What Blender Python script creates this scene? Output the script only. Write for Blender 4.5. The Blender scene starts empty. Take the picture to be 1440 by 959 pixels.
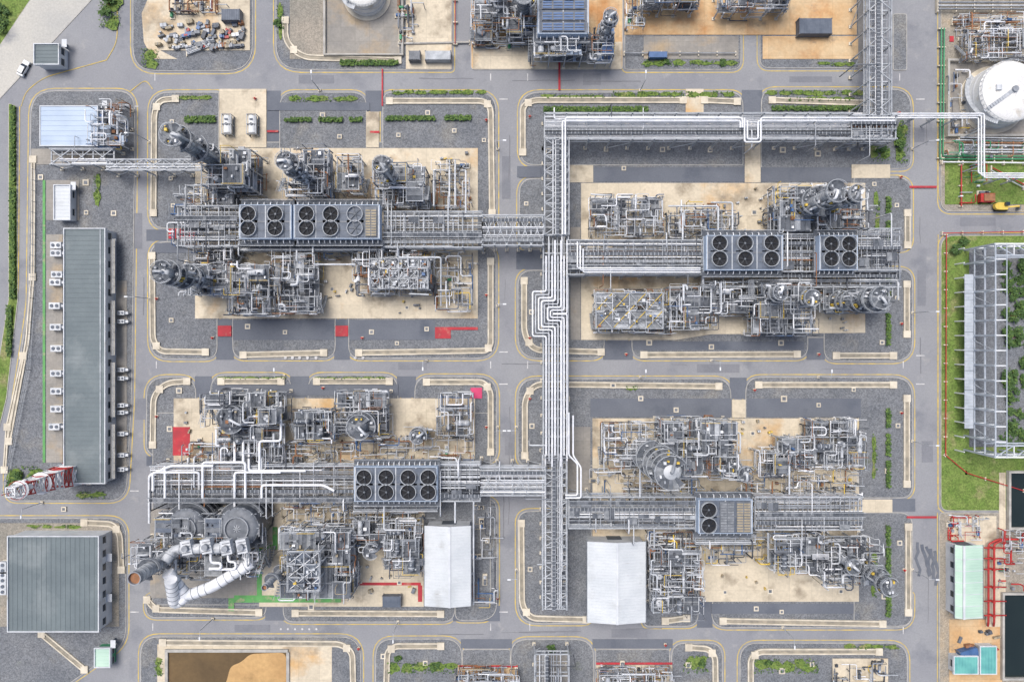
import bpy, math, random
from mathutils import Vector

S=0.2; H=190.0; CX=720.0; CY=479.5
def W(px,py,z=0.0):
    k=(H-z)/H
    return ((px-CX)*S*k, -(py-CY)*S*k)
def L(c):
    c=c/255.0
    return c/12.92 if c<=0.04045 else ((c+0.055)/1.055)**2.4
def C(r,g,b,k=1.0): return (L(r)*k,L(g)*k,L(b)*k,1.0)

scene=bpy.context.scene
# ------------------------------------------------------------------ materials
MATS={}
def mk(name,c1,c2=None,scale=0.3,fine=0.12,fscale=3.0,rough=0.8,metal=0.0,c3=None,c3scale=0.06,c3lo=0.55,c3hi=0.68,
       bump=0.0,joints=None,vor=None,c4=None,c4scale=0.5,c4lo=0.6,c4hi=0.7,gd=2):
    m=bpy.data.materials.new(name); m.use_nodes=True
    nt=m.node_tree; N=nt.nodes; K=nt.links
    b=N["Principled BSDF"]; b.inputs["Roughness"].default_value=rough; b.inputs["Metallic"].default_value=metal
    g=N.new("ShaderNodeNewGeometry")
    def noise(sc,det=2,off=0.0):
        n=N.new("ShaderNodeTexNoise"); n.inputs["Scale"].default_value=sc; n.inputs["Detail"].default_value=det
        n.inputs["Roughness"].default_value=0.6
        if off:
            a=N.new("ShaderNodeVectorMath"); a.operation='ADD'; a.inputs[1].default_value=(off,off*1.7,off*0.3)
            K.new(g.outputs["Position"],a.inputs[0]); K.new(a.outputs[0],n.inputs["Vector"])
        else: K.new(g.outputs["Position"],n.inputs["Vector"])
        return n.outputs["Fac"]
    def mr(sock,lo,hi,a=0.0,bb=1.0):
        r=N.new("ShaderNodeMapRange"); r.inputs[1].default_value=lo; r.inputs[2].default_value=hi
        r.inputs[3].default_value=a; r.inputs[4].default_value=bb; K.new(sock,r.inputs[0]); return r.outputs[0]
    def mix(f,a,bb,mode='MIX'):
        x=N.new("ShaderNodeMix"); x.data_type='RGBA'; x.blend_type=mode
        if hasattr(f,'name'): K.new(f,x.inputs[0])
        else: x.inputs[0].default_value=f
        for s,i in ((a,6),(bb,7)):
            if isinstance(s,tuple): x.inputs[i].default_value=s
            else: K.new(s,x.inputs[i])
        return x.outputs[2]
    col=c1
    if c2 is not None: col=mix(mr(noise(scale,gd),0.35,0.65),c1,c2)
    if c3 is not None: col=mix(mr(noise(c3scale,gd+3,37.0),c3lo,c3hi),col,c3)
    if c4 is not None: col=mix(mr(noise(c4scale,gd+2,91.0),c4lo,c4hi),col,c4)
    if joints:
        t=N.new("ShaderNodeTexBrick"); t.inputs["Scale"].default_value=1.0
        t.inputs["Brick Width"].default_value=joints[0]; t.inputs["Row Height"].default_value=joints[1]
        t.inputs["Mortar Size"].default_value=joints[2]; t.offset=0.0
        t.inputs["Color1"].default_value=(1,1,1,1); t.inputs["Color2"].default_value=(0.88,0.88,0.88,1)
        t.inputs["Mortar"].default_value=(joints[3],)*3+(1,)
        K.new(g.outputs["Position"],t.inputs["Vector"])
        col=mix(1.0,col,t.outputs["Color"],'MULTIPLY')
    if vor:
        v=N.new("ShaderNodeTexVoronoi"); v.inputs["Scale"].default_value=vor[0]; K.new(g.outputs["Position"],v.inputs["Vector"])
        s=N.new("ShaderNodeSeparateColor"); K.new(v.outputs["Color"],s.inputs[0])
        f=mr(s.outputs[0],0,1,1-vor[1],1+vor[1])
        cc=N.new("ShaderNodeCombineColor")
        for i in range(3): K.new(f,cc.inputs[i])
        col=mix(1.0,col,cc.outputs[0],'MULTIPLY')
    if fine>0 and (gd>2 or c2 is None):
        f=mr(noise(fscale,3,11.0),0.3,0.7,1-fine,1+fine)
        cc=N.new("ShaderNodeCombineColor")
        for i in range(3): K.new(f,cc.inputs[i])
        col=mix(1.0,col,cc.outputs[0],'MULTIPLY')
    if isinstance(col,tuple): b.inputs["Base Color"].default_value=col
    else: K.new(col,b.inputs["Base Color"])
    if bump>0:
        bp=N.new("ShaderNodeBump"); bp.inputs["Strength"].default_value=bump; bp.inputs["Distance"].default_value=0.08
        K.new(noise(fscale*1.5,3,5.0),bp.inputs["Height"]); K.new(bp.outputs[0],b.inputs["Normal"])
    MATS[name]=m
mk("asphalt",C(128,130,136),C(139,141,145),0.05,0.07,2.5,0.9,c3=C(118,121,128),c3scale=0.09,c4=C(151,151,151),c4scale=0.35,c4lo=0.6,c4hi=0.8,bump=0.1,gd=4)
mk("asphalt_patch",C(114,117,124),C(124,126,132),0.2,0.08,2.5,0.9,gd=3)
mk("asphalt_dark",C(92,97,107),C(103,108,117),0.08,0.08,2.5,0.9,c3=C(84,90,101),c3scale=0.12,bump=0.1,gd=4)
mk("asphalt_light",C(166,166,163),C(180,178,171),0.06,0.10,2.0,0.9,c3=C(144,145,146),c3scale=0.1,gd=4)
mk("gravel",C(101,105,111),C(115,118,122),0.12,0.12,1.6,0.95,c3=C(132,130,124),c3scale=0.07,c3lo=0.57,c3hi=0.75,vor=(3.8,0.3),bump=0.15,c4=C(98,105,88),c4scale=0.09,c4lo=0.68,c4hi=0.78,gd=4)
mk("gravel_brown",C(148,141,130),C(130,127,119),0.1,0.10,1.6,0.95,vor=(3.8,0.22),bump=0.15,c3=C(166,151,129),gd=4)
mk("concrete",C(208,197,176),C(192,182,162),0.11,0.09,1.5,0.85,c3=C(196,162,116),c3scale=0.06,c3lo=0.56,c3hi=0.7,joints=(6,5,0.05,0.78),c4=C(148,137,120),c4scale=0.13,c4lo=0.53,c4hi=0.68,gd=4)
mk("concrete_rust",C(202,180,146),C(192,156,112),0.09,0.10,1.5,0.85,c3=C(178,126,76),c3scale=0.07,c3lo=0.52,c3hi=0.66,joints=(6,5,0.05,0.78),c4=C(152,134,112),c4scale=0.2,gd=4)
mk("concrete_grey",C(152,148,141),C(132,130,127),0.11,0.10,1.5,0.85,c3=C(166,149,124),c3scale=0.08,joints=(4,4,0.05,0.78),gd=4)
mk("kerb",C(172,170,165),C(148,147,143),0.5)
mk("drain",C(208,200,183),C(182,174,158),0.4)
mk("drain_floor",C(158,150,134),C(126,122,112),0.5)
mk("yellow_line",C(204,176,76),C(164,150,108),0.5,rough=0.8)
mk("white_paint",C(205,205,205),C(170,170,172),0.6)
mk("red_paint",C(178,52,62),C(152,52,60),0.3,c3=C(172,118,104),c3scale=0.5,c3lo=0.58,c3hi=0.75)
mk("pink_paint",C(200,70,112),C(184,64,98),0.3)
mk("green_paint",C(92,160,88),C(84,140,82),0.4,rough=0.7,c3=C(150,150,118),c3scale=0.5)
mk("grass",C(90,114,50),C(108,126,64),0.3,0.22,2.5,0.95,c3=C(134,130,92),c3scale=0.15,vor=(2.5,0.25),bump=0.3,gd=3)
mk("leaf",C(78,106,46),C(96,120,58),1.2)
mk("leaf_dark",C(58,84,42),C(68,96,48),1.2)
mk("soil",C(150,140,116),C(112,120,84),0.03,0.15,1.2,0.95,gd=3)
mk("sand",C(206,186,150),C(190,168,130),0.08,0.1,1,0.95,c3=C(170,140,100),c3scale=0.1,gd=4)
mk("pipe_light",C(200,204,209),C(172,177,183),0.5,rough=0.5)
mk("pipe_white",C(230,232,236),C(206,210,216),0.5,rough=0.5)
mk("pipe_mid",C(146,151,158),C(120,125,133),0.5,rough=0.55)
mk("pipe_dark",C(80,84,92),C(58,62,70),0.5,rough=0.6)
mk("galv",C(178,183,189),C(148,154,161),0.6,rough=0.6)
mk("steel_mid",C(112,117,125),C(88,94,102),0.6,rough=0.6)
mk("steel_grey",C(176,184,194),C(156,165,176),0.6,rough=0.6)
mk("grating",C(94,99,107),C(70,76,84),0.9,rough=0.8)
mk("grating_lt",C(138,142,147),C(106,111,117),0.9,rough=0.8)
mk("insul",C(188,192,197),C(158,163,169),0.4,rough=0.5,c3=C(118,121,124),c3scale=0.5,c3lo=0.56,c3hi=0.7)
mk("vessel_dark",C(98,104,113),C(72,78,87),0.5,rough=0.5,c3=C(140,144,150),c3scale=0.7,c3lo=0.54,c3hi=0.66)
mk("plenum",C(76,86,101),C(94,103,117),0.5,rough=0.6)
mk("fan_black",C(18,20,25),C(28,31,38),0.8,rough=0.8)
mk("blade",C(36,41,49),C(28,32,39),0.8,rough=0.7)
mk("roof_grey",C(104,115,119),C(94,105,110),0.15,0.05,2,0.7,c3=C(118,127,130),c3scale=0.08,gd=3)
mk("roof_blue",C(170,186,206),C(158,175,196),0.15,rough=0.6)
mk("roof_white",C(196,201,205),C(184,190,195),0.15,0.04,2,0.6,c3=C(172,176,179),c3scale=0.1,gd=3)
mk("roof_mint",C(178,204,189),C(164,192,178),0.15,rough=0.6)
mk("wall_white",C(202,206,211),C(184,189,195),0.3,rough=0.7,c3=C(160,160,156),c3scale=0.2,c3lo=0.6,c3hi=0.75)
mk("wall_dark",C(92,100,110),C(80,88,98),0.3,rough=0.7)
mk("window",C(40,52,64),None,rough=0.15,fine=0)
mk("red",C(178,48,46),C(152,44,42),0.5,rough=0.5)
mk("white",C(218,221,224),C(200,204,208),0.5,rough=0.5)
mk("tank_white",C(218,219,218),C(204,205,204),0.2,rough=0.6,c3=C(176,168,154),c3scale=0.25,c3lo=0.56,c3hi=0.75,gd=3)
mk("green_pipe",C(66,146,104),C(54,128,92),0.5,rough=0.5)
mk("teal",C(104,172,166),C(84,150,150),0.3,rough=0.6)
mk("water_dark",C(34,44,44),C(26,36,38),0.05,rough=0.2)
mk("water_brown",C(92,76,52),C(112,92,62),0.06,0.08,1,0.25,c3=C(60,58,46),c3scale=0.05,gd=4)
mk("pond_sand",C(186,152,104),C(160,126,84),0.06,0.1,1,0.9,c3=C(118,96,64),c3scale=0.07,c3lo=0.5,c3hi=0.62,gd=4)
mk("rust",C(154,108,78),C(126,92,68),0.8,rough=0.9)
mk("yellow",C(214,184,84),C(194,166,70),0.5,rough=0.6)
mk("tan_panel",C(160,149,127),C(136,127,108),0.8,rough=0.7)
mk("blue",C(72,104,150),C(58,90,132),0.5,rough=0.5)
mk("rubber",C(28,28,30),None,fine=0.1)
mk("stain",C(106,108,114),C(116,118,123),0.5,rough=0.85)

# ------------------------------------------------------------------ builder
class Part:
    def __init__(s): s.v=[]; s.f=[]; s.m=[]
    def quad(s,a,b,c,d,mat):
        n=len(s.v); s.v+= [a,b,c,d]; s.f.append((n,n+1,n+2,n+3)); s.m.append(mat)
    def tri(s,a,b,c,mat):
        n=len(s.v); s.v+= [a,b,c]; s.f.append((n,n+1,n+2)); s.m.append(mat)
    def hexa(s,p,mat,top=None):
        n=len(s.v); s.v+=p
        for k,q in enumerate(((0,3,2,1),(4,5,6,7),(0,1,5,4),(1,2,6,5),(2,3,7,6),(3,0,4,7))):
            s.f.append(tuple(n+i for i in q)); s.m.append(top if (top and k==1) else mat)
    def boxmm(s,x0,y0,z0,x1,y1,z1,mat,top=None):
        if x0>x1:x0,x1=x1,x0
        if y0>y1:y0,y1=y1,y0
        s.hexa([(x0,y0,z0),(x1,y0,z0),(x1,y1,z0),(x0,y1,z0),(x0,y0,z1),(x1,y0,z1),(x1,y1,z1),(x0,y1,z1)],mat,top)
    def box(s,cx,cy,cz,sx,sy,sz,mat,rot=0.0,top=None):
        c,sn=math.cos(rot),math.sin(rot); p=[]
        for z in (cz-sz/2,cz+sz/2):
            for x,y in ((-sx/2,-sy/2),(sx/2,-sy/2),(sx/2,sy/2),(-sx/2,sy/2)):
                p.append((cx+x*c-y*sn,cy+x*sn+y*c,z))
        s.hexa(p,mat,top)
    def beam(s,p,q,w,mat,h=None):
        p=Vector(p);q=Vector(q); d=q-p
        if d.length<1e-6:return
        d.normalize(); up=Vector((0,0,1)) if abs(d.z)<0.95 else Vector((1,0,0))
        a=d.cross(up).normalized(); b=a.cross(d).normalized(); h=h or w
        a=a*w/2; b=b*h/2
        s.hexa([tuple(p-a-b),tuple(p+a-b),tuple(q+a-b),tuple(q-a-b),tuple(p-a+b),tuple(p+a+b),tuple(q+a+b),tuple(q-a+b)],mat)
    def cyl(s,p,q,r,mat,n=8,r2=None,caps=True,capmat=None):
        p=Vector(p);q=Vector(q); d=(q-p).normalized(); up=Vector((0,0,1)) if abs(d.z)<0.9 else Vector((1,0,0))
        a=d.cross(up).normalized(); b=d.cross(a).normalized(); r2=r if r2 is None else r2
        i0=len(s.v)
        for c,rr in ((p,r),(q,r2)):
            for k in range(n):
                t=2*math.pi*k/n; s.v.append(tuple(c+a*(rr*math.cos(t))+b*(rr*math.sin(t))))
        for k in range(n):
            k2=(k+1)%n; s.f.append((i0+k,i0+k2,i0+n+k2,i0+n+k)); s.m.append(mat)
        if caps:
            s.f.append(tuple(i0+k for k in reversed(range(n)))); s.m.append(capmat or mat)
            s.f.append(tuple(i0+n+k for k in range(n))); s.m.append(capmat or mat)
    def dome(s,c,r,h,mat,n=12,m=4,axis=None):
        ax=Vector(axis or (0,0,1)).normalized(); up=Vector((0,0,1)) if abs(ax.z)<0.9 else Vector((1,0,0))
        a=ax.cross(up).normalized(); b=ax.cross(a).normalized(); c=Vector(c); i0=len(s.v)
        for j in range(m):
            t=(math.pi/2)*j/m
            for k in range(n):
                u=2*math.pi*k/n; s.v.append(tuple(c+(a*math.cos(u)+b*math.sin(u))*(r*math.cos(t))+ax*(h*math.sin(t))))
        s.v.append(tuple(c+ax*h)); top=len(s.v)-1
        for j in range(m-1):
            for k in range(n):
                k2=(k+1)%n; s.f.append((i0+j*n+k,i0+j*n+k2,i0+(j+1)*n+k2,i0+(j+1)*n+k)); s.m.append(mat)
        for k in range(n):
            s.f.append((i0+(m-1)*n+k,i0+(m-1)*n+(k+1)%n,top)); s.m.append(mat)
    def ring(s,cx,cy,z,ri,ro,t,mat,a0=0.0,a1=2*math.pi,n=16):
        for k in range(n):
            u=a0+(a1-a0)*k/n; w=a0+(a1-a0)*(k+1)/n
            P=[]
            for zz in (z,z+t):
                for (r,an) in ((ri,u),(ro,u),(ro,w),(ri,w)): P.append((cx+r*math.cos(an),cy+r*math.sin(an),zz))
            s.hexa(P,mat)
    def poly(s,pts,z,mat):
        n=len(s.v); s.v+=[(x,y,z) for x,y in pts]; s.f.append(tuple(range(n,n+len(pts)))); s.m.append(mat)
    def prism(s,pts,z0,z1,mat,side=None):
        n=len(s.v);k=len(pts); s.v+=[(x,y,z0) for x,y in pts]+[(x,y,z1) for x,y in pts]
        s.f.append(tuple(n+k+i for i in range(k))); s.m.append(mat)
        for i in range(k):
            j=(i+1)%k; s.f.append((n+i,n+j,n+k+j,n+k+i)); s.m.append(side or mat)
    def tube(s,pts,r,mat,n=8,fil=2.2,seg=3):
        pts=[Vector(p) for p in pts]
        if len(pts)>2:
            o=[pts[0]]
            for i in range(1,len(pts)-1):
                p,c,q=pts[i-1],pts[i],pts[i+1]; a=p-c; b=q-c
                t=min(r*fil,a.length*0.45,b.length*0.45)
                if t<1e-4: o.append(c); continue
                A=c+a.normalized()*t; B=c+b.normalized()*t
                for k in range(seg):
                    u=k/(seg-1); o.append(A*(1-u)**2+c*2*u*(1-u)+B*u*u)
            o.append(pts[-1]); pts=o
        d0=(pts[1]-pts[0]).normalized(); up=Vector((0,0,1)) if abs(d0.z)<0.9 else Vector((1,0,0))
        a=d0.cross(up).normalized(); i0=len(s.v); m=len(pts)
        for i in range(m):
            if i==0:t=pts[1]-pts[0]
            elif i==m-1:t=pts[-1]-pts[-2]
            else:t=(pts[i]-pts[i-1]).normalized()+(pts[i+1]-pts[i]).normalized()
            if t.length<1e-6:t=d0
            t=t.normalized(); a=a-t*a.dot(t)
            if a.length<1e-5: a=t.orthogonal()
            a=a.normalized(); b=t.cross(a)
            for k in range(n):
                u=2*math.pi*k/n; s.v.append(tuple(pts[i]+a*(r*math.cos(u))+b*(r*math.sin(u))))
        for i in range(m-1):
            for k in range(n):
                k2=(k+1)%n; s.f.append((i0+i*n+k,i0+i*n+k2,i0+(i+1)*n+k2,i0+(i+1)*n+k)); s.m.append(mat)
        s.f.append(tuple(i0+k for k in range(n))); s.m.append(mat)
        s.f.append(tuple(i0+(m-1)*n+k for k in range(n))); s.m.append(mat)
    def rail(s,pts,z,closed=True,mat="galv",hh=1.1,w=0.07):
        m=len(pts)
        for i in range(m if closed else m-1):
            a=pts[i]; b=pts[(i+1)%m]
            s.beam((a[0],a[1],z+hh),(b[0],b[1],z+hh),w,mat); s.beam((a[0],a[1],z+hh*0.5),(b[0],b[1],z+hh*0.5),w*0.6,mat)
            ln=math.hypot(b[0]-a[0],b[1]-a[1]); k=max(1,int(ln/2.0))
            for j in range(k):
                t=j/k; x=a[0]+(b[0]-a[0])*t; y=a[1]+(b[1]-a[1])*t
                s.beam((x,y,z),(x,y,z+hh),w,mat)
    def leafbox(s,x0,y0,z0,x1,y1,z1,rnd,dens=14,size=0.35,mats=("leaf","leaf_dark")):
        n=int(dens*abs(x1-x0)*abs(y1-y0))
        for _ in range(n):
            x=rnd.uniform(x0,x1);y=rnd.uniform(y0,y1);z=z0+(z1-z0)*rnd.random()**0.6
            leafq(s,x,y,z,size*rnd.uniform(0.6,1.3),rnd,mats)
def leafq(s,x,y,z,sz,rnd,mats):
    a=rnd.uniform(0,6.28); tx=rnd.uniform(-0.6,0.6); ty=rnd.uniform(-0.6,0.6)
    ux,uy=math.cos(a)*sz/2,math.sin(a)*sz/2
    P=[]
    for i,j in ((-1,-1),(1,-1),(1,1),(-1,1)):
        dx=i*ux-j*uy; dy=i*uy+j*ux; P.append((x+dx,y+dy,z+dx*tx+dy*ty))
    s.quad(P[0],P[1],P[2],P[3],rnd.choice(mats))

class Asm:
    def __init__(s,name): s.name=name; s.parts={}
    def p(s,n="body"):
        if n not in s.parts: s.parts[n]=Part()
        return s.parts[n]
    def done(s):
        ps={k:v for k,v in s.parts.items() if v.f}
        if not ps: return
        xs=[];ys=[];zs=[]
        for pt in ps.values():
            xs+=[v[0] for v in pt.v];ys+=[v[1] for v in pt.v];zs+=[v[2] for v in pt.v]
        o=Vector(((min(xs)+max(xs))/2,(min(ys)+max(ys))/2,min(zs)))
        root=None
        if len(ps)>1:
            root=bpy.data.objects.new(s.name,None); root.empty_display_size=1; scene.collection.objects.link(root); root.location=o
        for k,pt in ps.items():
            nm=k if root else s.name
            me=bpy.data.meshes.new(nm); me.from_pydata([(v[0]-o.x,v[1]-o.y,v[2]-o.z) for v in pt.v],[],pt.f)
            um=[]; idx={}
            for m in pt.m:
                if m not in idx: idx[m]=len(um); um.append(m)
            for m in um: me.materials.append(MATS[m])
            me.polygons.foreach_set("material_index",[idx[m] for m in pt.m])
            me.polygons.foreach_set("use_smooth",[True]*len(pt.f))
            try: me.set_sharp_from_angle(angle=math.radians(50))
            except Exception: pass
            me.update()
            ob=bpy.data.objects.new(nm,me); scene.collection.objects.link(ob)
            if root: ob.parent=root
            else: ob.location=o

def fillet(pts,r,seg=6,closed=True):
    n=len(pts); out=[]
    rr=r if isinstance(r,(list,tuple)) else [r]*n
    for i in range(n):
        c=Vector(pts[i])
        if not closed and i in (0,n-1): out.append(tuple(c)); continue
        p=Vector(pts[i-1]); q=Vector(pts[(i+1)%n]); a=p-c;b=q-c
        t=min(rr[i],a.length*0.48,b.length*0.48)
        if t<0.01: out.append(tuple(c)); continue
        A=c+a.normalized()*t;B=c+b.normalized()*t
        for k in range(seg+1):
            u=k/seg; v=A*(1-u)**2+c*2*u*(1-u)+B*u*u; out.append((v.x,v.y))
    return out
def area(p): return 0.5*sum(p[i][0]*p[(i+1)%len(p)][1]-p[(i+1)%len(p)][0]*p[i][1] for i in range(len(p)))
def offs(pts,d,closed=True):
    n=len(pts); out=[]
    for i in range(n):
        p=Vector(pts[i-1] if (closed or i>0) else pts[i]); c=Vector(pts[i]); q=Vector(pts[(i+1)%n] if (closed or i<n-1) else pts[i])
        e1=(c-p); e2=(q-c)
        if e1.length<1e-7:e1=e2
        if e2.length<1e-7:e2=e1
        e1=e1.normalized() if e1.length>0 else e1; e2=e2.normalized() if e2.length>0 else e2
        n1=Vector((e1.y,-e1.x)); n2=Vector((e2.y,-e2.x)); m=(n1+n2)
        if m.length<1e-6:m=n1
        m=m.normalized(); k=max(0.4,m.dot(n1)); out.append((c.x+m.x*d/k,c.y+m.y*d/k))
    return out
def pw(pts): return [W(x,y) for x,y in pts]
def strip(P,a,b,z,mat,closed=True):
    n=len(a)
    for i in range(n if closed else n-1):
        j=(i+1)%n; P.quad((a[i][0],a[i][1],z),(b[i][0],b[i][1],z),(b[j][0],b[j][1],z),(a[j][0],a[j][1],z),mat)
def ribbon(P,pts,w,z,mat,closed=False):
    strip(P,offs(pts,w/2,closed),offs(pts,-w/2,closed),z,mat,closed)
def rect(x0,y0,x1,y1): return [(x0,y1),(x1,y1),(x1,y0),(x0,y0)]

# ------------------------------------------------------------------ ground
g=Asm("ground"); g.p().quad((-1500,-1500,0),(1500,-1500,0),(1500,1500,0),(-1500,1500,0),"soil"); g.done()
r=Asm("road"); r.p().poly([W(-260,-220),W(-260,1180),W(1700,1180),W(1700,-220)][::-1],0.004,"asphalt"); r.done()
ctr={}
def lay(fam,base,step,n):
    ctr[fam]=(ctr.get(fam,-1)+1)%n; return base+step*ctr[fam]
yl=Asm("road_marking")
def island(pts,r=20,mat="gravel",name="gravel_island",line=True,h=0.12):
    w=fillet(pw(pts),[q*S for q in r] if isinstance(r,(list,tuple)) else r*S)
    if area(w)<0:w=w[::-1]
    a=Asm(name); z=lay("isl",0.12,0.008,16)
    a.p("kerb").prism(w,0,z,"kerb")
    a.p("surface").poly(offs(w,-0.2),z+0.004,mat)
    a.done()
    if line:
        o=offs(w,0.55); strip(yl.p(),o,offs(w,0.8),lay("yl",0.008,0.004,6),"yellow_line")
def isr(x0,y0,x1,y1,r=20,**k): island(rect(x0,y0,x1,y1),r,**k)
# TL block
isr(235,200,690,430,4,line=False)
isr(211,130,308,322,[24,10,3,28]); isr(393,130,516,215,[3,3,22,22]); isr(538,130,698,322,[3,22,28,14])
isr(211,340,306,505,[28,18,3,24]); isr(327,425,472,504,[18,18,3,3]); isr(490,345,698,504,[18,28,22,3])
# TR block
isr(770,190,1250,475,4,line=False)
isr(731,130,1045,233,[22,3,20,28]); isr(1070,126,1281,238,[3,14,26,20]); isr(730,251,790,350,[14,3,3,22])
isr(728,380,850,504,[30,20,3,22]); isr(888,440,1136,504,[18,18,3,3]); isr(1158,378,1283,508,[18,28,20,3]); isr(1200,250,1281,352,[3,16,20,3])
# BL
isr(215,580,690,850,4,line=False)
isr(206,530,276,640,[16,3,24,28]); isr(296,527,410,590,[3,3,20,22]); isr(433,527,560,590,[3,3,22,20]); isr(583,529,699,650,[3,18,28,22])
isr(205,835,375,868,[28,18,3,14]); isr(398,830,640,874,[16,18,3,3]); isr(640,700,699,872,[10,26,18,3])
# BR
isr(790,640,1215,842,4,line=False)
isr(728,532,1028,655,[16,3,24,28]); isr(1048,530,1283,700,[3,18,28,22]); isr(728,718,832,876,[28,14,3,18]); isr(905,835,982,880,[8,18,8,3])
isr(1000,835,1283,882,[22,28,3,20]); isr(1200,720,1283,880,[3,20,20,3],line=False)
# bottom row
isr(198,894,508,1060,[3,3,30,26]); isr(528,897,650,1060,[3,3,26,26]); isr(718,898,835,1060,[3,3,26,24]); isr(944,903,1016,1060,[3,3,20,20]); isr(1040,903,1276,1060,[3,3,26,26])
isr(650,912,718,1060,4,line=False); isr(837,912,942,1060,4,line=False)
# left blocks
island([(44,704),(178,704),(186,560),(190,230),(190,128),(44,128),(40,430),(8,640),(8,704)],[20,26,20,3,26,34,20,30,20])
island([(-60,1060),(100,959),(178,905),(178,728),(-60,728)],[3,8,24,26,3])
# top
isr(187,-60,356,101,[34,38,3,3],mat="gravel"); isr(388,-60,636,99,[36,3,3,3]); isr(662,-60,876,99,6,line=False,mat="concrete_rust"); isr(878,-60,1042,99,[4,14,3,3])
isr(1068,-60,1214,97,[14,6,3,3])
isr(1255,20,1275,100,4,line=False)
# right
isr(1322,-60,1560,298,[16,3,3,10],mat="gravel_brown"); isr(1322,331,1560,718,[12,3,3,20],mat="grass"); isr(1320,720,1560,1060,[3,3,3,6],mat="gravel_brown",line=False)
# upper-left verge, left verge, sand
island([(-80,230),(0,140),(130,0),(160,-60),(-80,-60)],[3,20,3,3,3],mat="asphalt_light",name="yard_paving",line=False)
island([(-80,95),(0,66),(44,0),(60,-60),(-80,-60)],3,mat="grass",name="grass_verge",line=False)
island([(10,560),(26,420),(24,150),(12,145),(12,420),(-10,560),(-60,720),(-30,720)],3,mat="grass",name="grass_verge",line=False)
island([(-80,1060),(95,1060),(40,945),(-80,880)],[3,3,40,3],mat="sand",name="sand_ground",line=False)

def sheet(name,pts,mat,z=None,r=0):
    z=z or lay("pad",0.29,0.004,16)
    w=fillet(pw(pts),r*S) if r else pw(pts)
    if area(w)<0:w=w[::-1]
    a=Asm(name); a.p().prism(w,0.02,z,mat); a.done()
def sr(name,x0,y0,x1,y1,mat,z=None,r=0): sheet(name,rect(x0,y0,x1,y1),mat,z,r)
CP="concrete_pad"
sr(CP,275,209,672,448,"concrete"); sr(CP,309,126,375,208,"concrete"); sr(CP,515,158,533,208,"concrete")
sheet(CP,[(817,258),(1216,258),(1216,468),(1000,470),(950,478),(817,478)],"concrete"); sr(CP,1047,200,1069,257,"concrete"); sr(CP,964,126,989,160,"concrete"); sr(CP,1197,232,1251,251,"concrete"); sr(CP,800,233,834,257,"concrete")
sheet(CP,[(245,560),(668,560),(668,645),(596,645),(596,852),(365,852),(365,700),(245,700)],"concrete")
sheet(CP,[(833,588),(1207,588),(1207,845),(982,845),(982,760),(833,760)],"concrete"); sr(CP,1029,562,1048,587,"concrete"); sr(CP,1208,702,1254,720,"concrete"); sr(CP,795,600,830,700,"concrete_grey")
sr(CP,212,715,364,840,"concrete_grey"); sr(CP,802,320,816,478,"concrete_grey")
dr=Asm("driveway")
for (x0,y0,x1,y1) in ((209,323,276,339),(307,449,326,506),(473,449,489,506),(377,128,392,212),(517,128,537,157),(1046,127,1069,199),(851,479,887,506),(1137,470,1157,506),(730,234,799,250),(729,352,764,379),(277,529,295,559),(411,529,432,559),(561,529,582,559),(1029,531,1047,561),(376,853,397,872),(983,846,999,882),(1255,701,1284,719),(209,641,244,655),(640,851,700,873),(651,898,717,911),(836,898,943,911)):
    dr.p().poly(pw(rect(x0-3,y0,x1+3,y1)),0.05,"asphalt_dark")
dr.done()
for (x0,y0,x1,y1) in ((376,145,520,156),(328,450,470,478),(491,450,612,478),(730,236,760,250),(890,480,1130,492),(832,236,1046,256),(1070,236,1196,256),(300,540,560,556),(830,560,1028,586),(1050,560,1210,586),(1000,848,1200,862),(218,342,300,356)):
    sr("asphalt_apron",x0,y0,x1,y1,"asphalt_dark",lay("apr",0.262,0.004,5))
# top area surfaces
sr(CP,226,-40,352,72,"concrete"); sheet(CP,[(200,20),(226,-40),(226,72),(250,84),(215,84),(203,60)],"concrete")
sr(CP,408,-40,456,84,"gravel_brown"); sr(CP,460,-40,562,78,"concrete_grey"); sr(CP,571,-40,635,98,"concrete"); sr(CP,456,76,560,84,"concrete")
sr(CP,665,60,874,98,"concrete"); sr(CP,878,-40,1204,50,"concrete_rust"); sr(CP,905,52,1038,84,"concrete_grey"); sr(CP,1072,52,1212,84,"concrete_rust"); sr(CP,1206,-40,1214,100,"concrete_grey")
# right area surfaces
sr(CP,1330,88,1560,192,"concrete_grey"); sr(CP,1350,24,1560,84,"concrete"); sr("grass_lawn",1328,225,1560,288,"grass"); sr(CP,1334,725,1400,865,"concrete"); sr(CP,1334,870,1408,958,"concrete_rust")
sr("gravel_yard",1362,350,1560,628,"gravel")
# left
sr("green_walkway",61,254,64.5,650,"green_paint"); sr(CP,66,254,112,310,"concrete_grey"); sr(CP,66,330,89,650,"concrete_grey"); sr("gravel_yard",-60,735,168,880,"gravel_brown")
sr(CP,163,395,179,655,"concrete_grey"); sr(CP,45,210,150,232,"concrete_grey")
sr(CP,222,905,467,1060,"concrete")
a=Asm("retention_pond"); a.p("water").poly(pw(rect(238,915,404,1060)),0.37,"water_brown")
a.p("sandbar").poly(fillet(pw([(300,1060),(296,985),(318,962),(325,935),(340,930),(352,918),(403,916),(403,1060)]),2),0.39,"pond_sand")
for q in (rect(234,911,406,915),rect(234,915,238,1060),rect(404,915,408,1060)): a.p("wall").prism(pw(q),0.2,0.9,"kerb")
a.done()
sr(CP,644,934,728,1060,"concrete_rust"); sr(CP,838,934,945,1060,"concrete"); sr(CP,1170,925,1248,1060,"concrete"); sr(CP,752,920,800,1060,"concrete_grey")

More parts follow.
